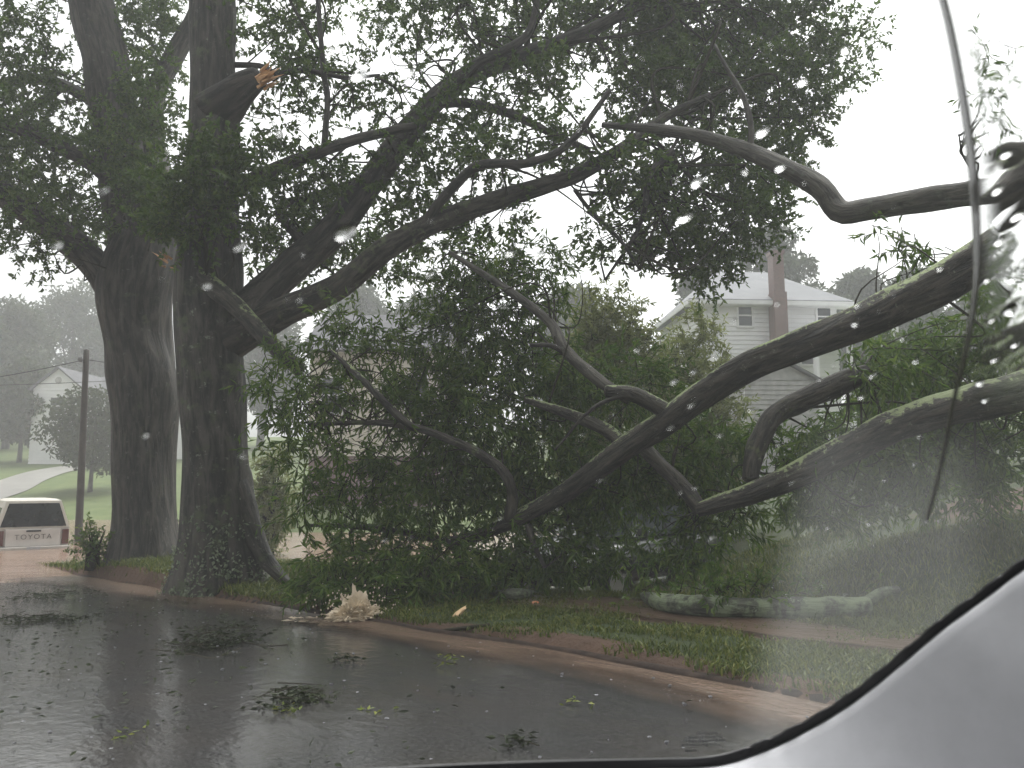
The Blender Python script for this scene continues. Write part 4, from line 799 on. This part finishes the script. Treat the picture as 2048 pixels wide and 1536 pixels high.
# gushing brown water at the kerb
FOAM = mat_plain('foam_water', (.62, .52, .38), .35, .25, 14)
def splash():
    q_ = Gp(712, 1252); r = np.random.default_rng(9); root = empty('water_gush', tuple(q_), 'tan water gushing up at the kerb inlet', 'water gush')
    bm = bmesh.new(); bmesh.ops.create_icosphere(bm, subdivisions=6, radius=1)
    co = np.array([v_.co[:] for v_ in bm.verts]); k = 1 + .22 * noise3(co, 4, 1) + .20 * noise3(co, 9, 2) + .18 * noise3(co, 22, 3) + .10 * noise3(co, 45, 4)
    th = co * k[:, None]
    px_ = th[:, 0] * .20; zz = np.maximum(-.05, th[:, 2] * .145 * (1 + .35 * noise3(co, 6, 9)) + .1)
    px_ = px_ - .20 * np.clip(.22 - zz, 0, 1) * 2.2 * (th[:, 0] < .2)
    for v_, a_, b_, c_ in zip(bm.verts, px_, th[:, 1] * .16, zz): v_.co = (a_, b_, c_)
    me = bpy.data.meshes.new('plume'); bm.to_mesh(me); bm.free(); me.materials.append(FOAM); o = bpy.data.objects.new('plume', me); COL.objects.link(o); o.parent = root
    ge = Geo()
    for k in range(300):
        a = r.normal(size=3) * [.20, .12, .12] + [-.02, 0, .16]; s_ = r.uniform(.003, .011)
        if a[2] < .0: a[2] *= -.5
        o_ = np.array([(1, 0, 0), (-1, 0, 0), (0, 1, 0), (0, -1, 0), (0, 0, 1.3), (0, 0, -1.3)]) * s_ + a
        ge.add(o_, None, [(0, 2, 4), (2, 1, 4), (1, 3, 4), (3, 0, 4), (2, 0, 5), (1, 2, 5), (3, 1, 5), (0, 3, 5)])
    tag(ge.build('droplets', FOAM, root), kind='stuff')
    ge = Geo()
    for k in range(46):
        a = np.array([r.uniform(-.75, .45), r.uniform(-.16, .12), 0.0]); th = np.linspace(0, 6.28, 9)[:-1]; rx, ry = r.uniform(.03, .1), r.uniform(.012, .03)
        z_ = .035 + r.uniform(0, .006)
        vv = [(a[0] + rx * math.cos(t_) * r.uniform(.7, 1.2), a[1] - (a[0]) * .32 + ry * math.sin(t_), z_ - .012 * a[0] * 0) for t_ in th] + [(a[0], a[1] - a[0] * .32, z_ + .012)]
        ge.add(vv, None, [(i, (i + 1) % 8, 8) for i in range(8)])
    ge.build('foam', FOAM, root)
splash()

# leafy debris on the road
def debris(label, px, py, sx, sy, n, seed, mat=LEAFD, stick=None, L=.065, W=.024, hgt=.05):
    r = np.random.default_rng(seed); q_ = Gp(px, py); d_ = q_[1]; root = empty('leafy_twig', tuple(q_), label, 'leafy twig', 'storm debris on the road'); ge = Geo()
    u = r.normal(size=(n, 2)) * .5; X = q_[0] + u[:, 0] * sx * px2m(d_); Y = q_[1] + u[:, 1] * sy * px2m(d_) * 5
    Z = zr(s_of(X, Y)) + .02 + r.uniform(0, 1, n) ** 2 * hgt
    m_ = 5; bb = np.repeat(np.stack([X, Y, Z], 1), m_, 0) + r.normal(size=(n * m_, 3)) * [.05, .05, .004]
    leaf_quads(ge, bb, rnd_dir(n * m_, 0, r) * [1, 1, .16], r.uniform(.5, 1.1, n * m_) * L, r.uniform(.5, 1.1, n * m_) * W, r=r, fold=.12)
    for k in range(n // 4): e_ = rnd_dir(1, 0, r)[0] * [.14, .14, .02]; c_ = np.array([X[k], Y[k], Z[k] + .01]); tube(ge, [(*(c_ - e_), .004), (*(c_ + r.normal(size=3) * [.02, .02, .004]), .004), (*(c_ + e_), .002)], 4, .1, 0, m=1)
    keep(ge.build('leaves', [mat, TWIG], smooth=False), root)
    if stick:
        ge = Geo()
        for st_ in stick:
            tube(ge, [(*(lambda g_: (g_[0], g_[1], g_[2] + .03))(Gp(a, b)), w_ * .5 * Gp(a, b)[1] / FPX) for a, b, w_ in st_], 7, .05, .08, seed=seed)
        keep(ge.build('stem', TWIG), root)
LITTER = mat_leaf('leaf_litter', [(.014, .020, .008), (.026, .036, .012), (.04, .052, .018)], .15, .5)
debris('big leafy branch lying in the wet road by its long bare stem', 430, 1298, 80, 24, 130, 31, LITTER, [[(300, 1308, 4), (345, 1312, 6), (390, 1320, 7), (430, 1325, 6), (480, 1305, 5)], [(480, 1290, 4), (530, 1300, 4), (575, 1298, 5)]], hgt=.16)
LEAFY = mat_leaf('leaf_yellowing', [(.07, .10, .018), (.13, .17, .03), (.26, .27, .05)], .3)
debris('leaf clump with yellow leaves on the road near the hood', 590, 1420, 50, 13, 45, 32, LITTER, [[(545, 1395, 3), (590, 1410, 4), (650, 1420, 3)]], hgt=.08)
debris('bright yellow leaf beside the dark leaf clump', 568, 1437, 14, 3, 3, 33, LEAFY, hgt=.02)
debris('small lime green leaf sprig alone mid road', 890, 1340, 12, 5, 4, 34, LEAFY, hgt=.05)
debris('tiny green sprig left of the lime sprig', 752, 1438, 7, 4, 2, 35, LEAFY, hgt=.03)
debris('scatter of olive leaves below the tan gush', 690, 1335, 24, 6, 8, 36, LITTER, hgt=.03)
debris('olive sprig near the brown run-off', 1155, 1420, 9, 4, 2, 37, LEAFY, hgt=.03)
debris('flattened sprig at the lower left of the road', 248, 1490, 12, 3, 2, 38, LEAFY, hgt=.02)
debris('grassy twig close to the dashboard edge', 1035, 1508, 26, 4, 7, 39, LITTER, hgt=.04)
debris('dark leaf raft at the far left of the road', 110, 1200, 90, 12, 70, 40, LITTER, hgt=.05)
debris('second leaf raft below the far left raft', 90, 1250, 110, 14, 80, 41, LITTER, hgt=.05)
# loose leaf litter
r_ = np.random.default_rng(51); k = 4200; ge = Geo(); S_ = r_.uniform(.5, 17, k); N_ = r_.uniform(-3, 4.3, k) ; X, Y = fromsn(S_, N_)
kp = noise3(np.stack([X, Y, 0 * X], 1), 1.6, 4) > r_.uniform(.0, 1.3, k) - .9 * (X < -2.6); X, Y = X[kp], Y[kp]; n = len(X)
leaf_quads(ge, np.stack([X, Y, zr(s_of(X, Y)) + .025], 1), rnd_dir(n, 0, r_) * [1, 1, .08], r_.uniform(.03, .075, n), r_.uniform(.010, .024, n), r=r_, fold=.08)
tag(ge.build('leaf_litter', LITTER, smooth=False), 'loose dark leaves strewn over the wet road', 'leaves', kind='stuff')
# raindrop splashes on the road
SPL = mat_plain('splash_water', (.2, .2, .21), .1, .1)
ge = Geo(); k = 420; S_ = r_.uniform(-1, 12, k); N_ = r_.uniform(-1.5, 4.55, k); X, Y = fromsn(S_, N_)
for x_, y_ in zip(X, Y):
    z_ = float(zr(s_of(x_, y_))) + .03; a = r_.uniform(.004, .013); th = np.linspace(0, 6.28, 8)[:-1]; hh = a * r_.uniform(.3, 1.1)
    vv = [(x_ + a * .7 * math.cos(t_), y_ + a * .7 * math.sin(t_), z_) for t_ in th] + [(x_ + a * 1.15 * math.cos(t_ + .2), y_ + a * 1.15 * math.sin(t_ + .2), z_ + hh * r_.uniform(.5, 1.4)) for t_ in th]
    ge.add(vv, [(i, (i + 1) % 7, (i + 1) % 7 + 7, i + 7) for i in range(7)])
tag(ge.build('rain_splashes', SPL), 'little crowns of rain splashing on the wet road', 'splashes', kind='stuff')

# grass blades on verge, mound and lawn behind
def grass(n, sfun, hmin, hmax, seed):
    r = np.random.default_rng(seed); X, Y, keepf = sfun(r, n); X, Y = X[keepf], Y[keepf]; n = len(X)
    Z = G(X, Y); h_ = r.uniform(hmin, hmax, n) * (1 + .35 * noise3(np.stack([X, Y, 0 * X], 1), 2.5, seed)); a = r.uniform(0, 6.28, n); wd = r.uniform(.004, .009, n)
    le = r.normal(size=(n, 2)) * .45; b0 = np.stack([X, Y, Z - .01], 1); sd = np.stack([np.cos(a), np.sin(a), 0 * a], 1) * wd[:, None]
    mid = b0 + np.stack([le[:, 0] * h_ * .4, le[:, 1] * h_ * .4, h_ * .6], 1); tip = b0 + np.stack([le[:, 0] * h_ * 1.2, le[:, 1] * h_ * 1.2, h_ * .95], 1)
    return np.stack([b0 - sd, b0 + sd, mid + sd * .8, tip, mid - sd * .8], 1).reshape(-1, 3), n
def add_grass(ge, res):
    v, n = res; i = np.arange(n)[:, None] * 5; ge.add(v, (i + [0, 1, 2, 4]).reshape(-1, 4), (i + [4, 2, 3]).reshape(-1, 3))
ge = Geo()
def f1(r, n):
    S_ = r.uniform(-4, 11, n); N_ = r.uniform(KERB + .08, 7.3, n); X, Y = fromsn(S_, N_); nz = noise3(np.stack([X, Y, 0 * X], 1), 1.9, 3) + .5 * noise3(np.stack([X, Y, 0 * X], 1), 6, 8); return X, Y, (nz > r.uniform(-1.1, .35, n) + .55 * (1 - sst(N_, 4.72, 5.0)) + 1.15 * sst(N_, 5.8, 6.3) * (1 - sst(N_, 6.9, 7.3)))
def f2(r, n):
    S_ = r.uniform(-6, 8, n); N_ = r.uniform(7.1, 12, n); X, Y = fromsn(S_, N_); nz = noise3(np.stack([X, Y, 0 * X], 1), 1.2, 5); return X, Y, (nz > r.uniform(-1.2, .2, n)) & (X > 1.0) & (((X - 7.4) / 1.7) ** 2 + ((Y - 11.0) / 1.6) ** 2 > r.uniform(.6, 1.2, n))
def f3(r, n):
    X = r.uniform(-10.5, -1.0, n); Y = r.uniform(7.5, 17, n); return X, Y, (n_of(X, Y) > KERB + .05 + r.uniform(0, .12, n)) & (noise3(np.stack([X, Y, 0 * X], 1), 1.4, 6) > r.uniform(-2.4, -.2, n))
add_grass(ge, grass(120000, f1, .025, .075, 1)); add_grass(ge, grass(70000, f2, .05, .13, 2)); add_grass(ge, grass(85000, f3, .05, .14, 3))
GRASS = mat_leaf('grass_blade', [(.040, .055, .015), (.075, .11, .022), (.13, .16, .03), (.22, .22, .06)], .3, .45)
tag(ge.build('grass', GRASS, smooth=False), 'wet green grass growing on the verge and bank', 'grass', kind='stuff')

# ------------------------------------------------------------------ the car we sit in
HD = np.array([-.34, .94, 0]); HD /= np.linalg.norm(HD); RC = np.array([HD[1], -HD[0], 0])
NW = .643 * HD + np.array([0, 0, .766]); NW /= np.linalg.norm(NW); CW = .643 * .65
def Wp(px, py, off=0.0):
    d_ = ray(px, py); return CAM + d_ * ((CW + off) / d_.dot(NW))
own = empty('car_interior', tuple(CAM + HD * 1.0 + np.array([0, 0, -.6])), 'inside of a car, windshield corner with grey pillar trim and black seal', 'car')
m, t, b, o = M('windshield_glass'); pc = objco(t)
t.nodes.remove(b)
trn = N(t, 'ShaderNodeBsdfTransparent'); trn.inputs[0].default_value = (.97, .985, .975, 1)
gls = N(t, 'ShaderNodeBsdfGlossy'); gls.inputs['Roughness'].default_value = .02
fr = N(t, 'ShaderNodeFresnel', IOR=1.03); m1 = N(t, 'ShaderNodeMixShader')
t.links.new(fr.outputs[0], m1.inputs[0]); t.links.new(trn.outputs[0], m1.inputs[1]); t.links.new(gls.outputs[0], m1.inputs[2])
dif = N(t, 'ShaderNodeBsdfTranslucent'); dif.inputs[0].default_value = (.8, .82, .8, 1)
glr = N(t, 'ShaderNodeAttribute', attribute_name='glare').outputs['Fac']; glrn = math_(t, 'MULTIPLY', glr, ramp(t, noise(t, pc, 9, 4), [(.2, .7), (.8, 1.)]))  # pale dashboard reflection painted into the pane as a translucent patch
m2 = N(t, 'ShaderNodeMixShader'); t.links.new(glrn, m2.inputs[0]); t.links.new(m1.outputs[0], m2.inputs[1]); t.links.new(dif.outputs[0], m2.inputs[2]); t.links.new(m2.outputs[0], o.inputs[0])
GLASSW = m
EDGE = [(2300, 960), (2160, 1060), (2048, 1134), (1970, 1192), (1890, 1250), (1820, 1308), (1750, 1366), (1690, 1410), (1620, 1452), (1534, 1494), (1430, 1526), (1290, 1532), (1100, 1536), (850, 1546), (500, 1570), (0, 1610), (-500, 1660)]
ec = catmull(np.array([[a, b_, 0, 0] for a, b_ in EDGE]), 12)[:, :2]
# pane grid: columns along the edge curve, rows running to the top-left far corner
edge3 = np.array([Wp(a, b_) for a, b_ in ec]); du = np.array([(p_ - CAM).dot(RC) for p_ in edge3])
upw = np.cross(NW, RC); upw = upw if upw[2] > 0 else -upw
topv = max((p_ - CAM).dot(upw) for p_ in edge3) + .75
rows = 60; vv = []; glarev = []
for i, p_ in enumerate(edge3):
    e0 = (p_ - CAM).dot(upw)
    for j in range(rows):
        u = (j / (rows - 1)) ** 1.3; q_ = p_ + upw * (topv - e0) * u; vv.append(q_)
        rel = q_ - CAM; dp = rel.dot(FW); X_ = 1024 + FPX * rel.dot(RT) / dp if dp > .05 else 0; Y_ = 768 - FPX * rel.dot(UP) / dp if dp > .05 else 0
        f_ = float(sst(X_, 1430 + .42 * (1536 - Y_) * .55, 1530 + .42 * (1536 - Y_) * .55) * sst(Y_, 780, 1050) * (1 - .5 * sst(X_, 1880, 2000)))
        glarev.append(.065 * f_ + .002)  # strength of the painted reflection, over a faint even base
k = len(edge3); i = (np.arange(k - 1)[:, None] * rows + np.arange(rows - 1)[None]).reshape(-1)
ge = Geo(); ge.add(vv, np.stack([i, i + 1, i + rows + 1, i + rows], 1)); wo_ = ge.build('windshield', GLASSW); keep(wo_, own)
at = wo_.data.attributes.new('glare', 'FLOAT', 'POINT'); at.data.foreach_set('value', np.array(glarev))
# black seal and frit band, silver grey pillar trim, dashboard top
def offs(curve, dist):      # outward (down-right) offset of the edge curve, in photo pixels
    T = np.gradient(curve, axis=0); T /= np.linalg.norm(T, axis=1)[:, None]; nr = np.stack([-T[:, 1], T[:, 0]], 1); nr = np.where((nr[:, 1:] < 0), -nr, nr); return curve + nr * dist
def loft(name, rows_, mat, thick=.004):
    k = len(rows_[0]); ge = Geo(); v = np.concatenate(rows_); n = len(rows_); i = (np.arange(n - 1)[:, None] * k + np.arange(k - 1)[None]).reshape(-1)
    ge.add(v, np.stack([i, i + 1, i + k + 1, i + k], 1)); o = ge.build(name, mat); keep(o, own)
    md = o.modifiers.new('t', 'SOLIDIFY'); md.thickness = thick; md.offset = 0; return o
SEAL = mat_plain('black_seal', (.006, .006, .007), .5)
TRIM = mat_plain('grey_trim', (.40, .40, .42), .6, .06, 30, bumps=.06)
DASH = mat_plain('dash_black', (.018, .018, .02), .65, .3, 60, bumps=.2)
W3 = lambda c, off: np.array([Wp(a, b_, off) for a, b_ in c])
wig = ec + np.stack([0 * ec[:, 0], (1.6 * np.sin(ec[:, 0] * .11) + 1. * np.sin(ec[:, 0] * .31)) * (ec[:, 0] > 1500)], 1)
loft('seal', [W3(offs(wig, -13), -.003), W3(offs(ec, 4), -.006), W3(offs(ec, 15), -.02)], SEAL)
kk = int(np.argmax(ec[:, 0] < 1300)); tc = ec[:kk]
inw = -NW * 1.0
tb = W3(offs(tc, 8), -.012); g1 = np.array([.30, -.90, -.30]); g2 = np.array([.55, -.60, -.75])
sw = np.linspace(0, 1, len(tb))[:, None]
rows_ = [tb, W3(offs(tc, 13), -.022)]; cur = rows_[-1]
for dt, mx in ((.015, .0), (.035, .05), (.06, .12), (.08, .25), (.10, .45), (.12, .7), (.16, .9), (.2, 1)):
    cur = cur + (g1 * (1 - mx) + g2 * mx) * dt; rows_.append(cur)
loft('pillar_trim', rows_, TRIM, .005)
dc = ec[kk - 6:]
loft('dashboard', [W3(offs(dc, 13), -.008), W3(offs(dc, 18), -.03) , W3(offs(dc, 30), -.03) - HD * .10 - np.array([0, 0, .03]), W3(offs(dc, 40), -.03) - HD * .5 - np.array([0, 0, .22])], DASH)
# etched marking on the glass (tiny unreadable print)
ge = Geo(); r_ = np.random.default_rng(17)
def gbox(px0, px1, py, h_):
    c = [(px0, py + h_ / 2), (px1, py + h_ / 2), (px1, py - h_ / 2), (px0, py - h_ / 2)]; ge.add([Wp(a, b_, .002) for a, b_ in c], [(0, 1, 2, 3)])
for row_y, x0_, x1_, hh in ((1468, 1396, 1436, 4), (1476, 1370, 1446, 5), (1483, 1364, 1450, 6), (1491, 1362, 1440, 5), (1502, 1370, 1394, 4)):
    x_ = x0_
    while x_ < x1_:
        w_ = r_.uniform(3, 7); gbox(x_, min(x1_, x_ + w_), row_y - (x_ - 1362) * .03 + r_.uniform(-1, 1), hh * r_.uniform(.5, 1)); x_ += w_ + (r_.uniform(.6, 2.2) if row_y < 1500 else 0)
keep(ge.build('glass_marking', SEAL, smooth=False), own)

# rain on the glass
m, t, b, o = M('rain_water'); t.nodes.remove(b); rf = N(t, 'ShaderNodeBsdfRefraction', IOR=1.33, Roughness=0.0); t.links.new(rf.outputs[0], o.inputs[0]); WATER = m
def drop_mesh(ra, rb, hgt, ang, seed):
    r = np.random.default_rng(seed); vv = []; k = 14; rings = 5
    for j in range(rings):
        u = j / rings; rr = math.cos(u * math.pi / 2); zz = math.sin(u * math.pi / 2) * hgt
        for i in range(k):
            a = 2 * math.pi * i / k; wob = 1 + .10 * math.sin(2 * a + seed) + .07 * math.sin(3 * a + seed * 2)
            vv.append((ra * rr * wob * math.cos(a), rb * rr * wob * math.sin(a), zz))
    vv += [(0, 0, hgt), (0, 0, 0)]; q = [(j * k + i, j * k + (i + 1) % k, (j + 1) * k + (i + 1) % k, (j + 1) * k + i) for j in range(rings - 1) for i in range(k)]
    tt = [((rings - 1) * k + i, (rings - 1) * k + (i + 1) % k, rings * k) for i in range(k)] + [((i + 1) % k, i, rings * k + 1) for i in range(k)]
    vv = np.array(vv); c, s_ = math.cos(ang), math.sin(ang); vv[:, :2] = vv[:, :2] @ np.array([[c, s_], [-s_, c]]); return vv, q, tt
FR = Matrix(((RC[0], upw[0], NW[0]), (RC[1], upw[1], NW[1]), (RC[2], upw[2], NW[2])))
protos = []
for k in range(6):
    ge = Geo(); ge.add(*drop_mesh(1 + .12 * (k % 3), (.45, .8, .6, .95, .52, .7)[k], .24, .5 + .12 * k, k)); o_ = ge.build('raindrop', WATER); protos.append(o_)
drops = [(720, 150, 18), (690, 465, 20), (480, 493, 11), (413, 571, 8), (1525, 263, 15), (1395, 362, 13), (1370, 435, 17), (1560, 335, 9), (1605, 165, 8), (1690, 100, 7), (560, 265, 8), (665, 100, 8), (820, 145, 10), (860, 548, 7), (1080, 508, 10), (1020, 505, 9), (1350, 762, 10), (1388, 742, 8), (1430, 716, 8), (1383, 810, 7), (1342, 855, 6), (1710, 648, 7), (1716, 610, 7), (1746, 750, 8), (1723, 795, 8), (1832, 722, 7), (1880, 538, 5), (1805, 678, 5), (1556, 607, 6), (1620, 555, 6), (1502, 820, 7), (1557, 890, 5), (1585, 965, 6), (1390, 975, 6), (1362, 985, 6), (1085, 882, 7), (1165, 870, 6), (1115, 1018, 5), (1082, 1070, 5), (1180, 1120, 5), (1317, 1102, 5), (290, 870, 8), (487, 915, 6), (115, 490, 9), (480, 912, 5), (1655, 1056, 5), (1562, 1162, 5), (1690, 1188, 5), (1740, 1048, 7), (1830, 928, 5), (1840, 873, 5), (770, 1080, 6), (820, 1075, 5), (1000, 1035, 6), (1490, 345, 6), (1200, 960, 5), (1250, 1150, 5), (1960, 765, 12), (1975, 560, 9), (2000, 480, 13), (2030, 690, 12), (1985, 640, 8), (2025, 560, 9), (1970, 800, 9), (1995, 380, 14), (1980, 250, 10), (2010, 310, 14), (2035, 430, 16), (1990, 720, 8), (2020, 620, 18), (1640, 760, 5), (1470, 640, 5), (1275, 700, 6), (1010, 610, 5), (930, 700, 5), (1440, 870, 6), (1770, 960, 6), (1880, 1040, 5), (600, 600, 6), (340, 300, 6), (210, 380, 6)]
for k, (px, py, r0) in enumerate(drops):
    o_ = protos[k] if k < 6 else protos[k % 6].copy()
    if k >= 6: COL.objects.link(o_)
    p_ = Wp(px, py, .0015); s_ = r0 * 1.0 * (p_ - CAM).dot(FW) / FPX
    o_.matrix_world = Matrix.Translation(p_) @ FR.to_4x4() @ Matrix.Scale(s_, 4)
    tag(o_, 'clear raindrop clinging to the outside of the windshield', 'raindrop', 'raindrops on the windshield')
ge = Geo(); r_ = np.random.default_rng(77)
for k in range(150):
    px, py = r_.uniform(950, 2040), r_.uniform(150, 1380)
    if px < 1400 and r_.uniform() < .5: px, py = r_.uniform(0, 2040), r_.uniform(0, 1200)
    p_ = Wp(px, py, .0015); s_ = r_.uniform(1.2, 3.2) * (p_ - CAM).dot(FW) / FPX; vv, q, tt = drop_mesh(1, .8, .4, r_.uniform(0, 3), k); ge.add(p_ + (vv * s_) @ np.array([RC, upw, NW]), q, tt)
tag(ge.build('rain_specks', WATER), 'fine specks of rain on the windshield', 'rain specks', kind='stuff')
# ridge of water left by the wiper, and the unwiped wavy film beyond it
rid = [(1868, -60), (1895, 40), (1915, 140), (1935, 260), (1947, 370), (1953, 480), (1950, 580), (1932, 700), (1908, 800), (1882, 930), (1852, 1045)]
ge = Geo(); wv = np.interp(np.arange(len(rid)), [0, 4, 7, 10], [4.5, 5.5, 4, 1.6])
tube(ge, [(*Wp(a, b_, .002), w_ * .0006) for (a, b_), w_ in zip(rid, wv)], 10, .01, .05, seed=3); m, t, b, o = M('dark_refraction_water'); b.inputs['Base Color'].default_value = (.035, .028, .024, 1); b.inputs['Roughness'].default_value = .3; rf = N(t, 'ShaderNodeBsdfRefraction', IOR=1.33, Roughness=.05); ms = N(t, 'ShaderNodeMixShader'); ms.inputs[0].default_value = .45; t.links.new(b.outputs[0], ms.inputs[1]); t.links.new(rf.outputs[0], ms.inputs[2]); t.links.new(ms.outputs[0], o.inputs[0])  # dark brown mixed in imitates the dark scene refracted by the ridge
tag(ge.build('water_streak', m), 'curved ridge of water left by the wiper edge', 'water streak')
rc = catmull(np.array([[a, b_, 0, 0] for a, b_ in rid]), 14)[:, :2]; rc = rc[rc[:, 1] < 860]
vv = []; cols = 22
for a, b_ in rc:
    for j in range(cols): vv.append(Wp(a + 8 + (2400 - a) * (j / (cols - 1)) ** 1.4, b_ + 30 * j / cols, .0016))
i = (np.arange(len(rc) - 1)[:, None] * cols + np.arange(cols - 1)[None]).reshape(-1)
m, t, b, o = M('water_film'); t.nodes.remove(b); rf = N(t, 'ShaderNodeBsdfRefraction', IOR=1.0001, Roughness=0.0); rf.inputs['IOR'].default_value = 1.12
pc = objco(t); nz = noise(t, mapping(t, pc, (1, 1, .6)), 22, 1.5, .45, .6); bpn = N(t, 'ShaderNodeBump', Strength=1.0, Distance=.012); t.links.new(nz, bpn.inputs['Height']); t.links.new(bpn.outputs[0], rf.inputs['Normal'])
rf.inputs['IOR'].default_value = 1.035
trn = N(t, 'ShaderNodeBsdfTransparent'); ms = N(t, 'ShaderNodeMixShader'); t.links.new(N(t, 'ShaderNodeAttribute', attribute_name='edge').outputs['Fac'], ms.inputs[0])
t.links.new(trn.outputs[0], ms.inputs[1]); t.links.new(rf.outputs[0], ms.inputs[2]); t.links.new(ms.outputs[0], o.inputs[0])
vv = np.array(vv); n = len(vv); ge = Geo(); q1 = np.stack([i, i + 1, i + cols + 1, i + cols], 1); ge.add(vv, q1); wf = ge.build('water_film', m)
ev = (sst(np.arange(cols), 0, 4)[None] * (1 - sst(rc[:, 1], 600, 840))[:, None]).ravel(); wf.data.attributes.new('edge', 'FLOAT', 'POINT').data.foreach_set('value', ev); tag(wf, 'wavy film of rain water on the unwiped edge of glass', 'water film')

# ------------------------------------------------------------------ haze
hz = Geo(); hz.box((-135, -18, -5), (138, 130, 42)); ho = hz.build('haze', [], smooth=False); tag(ho, 'grey rain haze filling the air', 'haze', kind='stuff')
m = bpy.data.materials.new('haze_air'); m.use_nodes = True; t = m.node_tree; t.nodes.clear(); o = t.nodes.new('ShaderNodeOutputMaterial'); pv = t.nodes.new('ShaderNodeVolumePrincipled')
pv.inputs['Color'].default_value = (.93, .94, .95, 1); pv.inputs['Density'].default_value = HAZE; pv.inputs['Anisotropy'].default_value = 0.2
t.links.new(pv.outputs[0], o.inputs['Volume']); ho.data.materials.append(m)
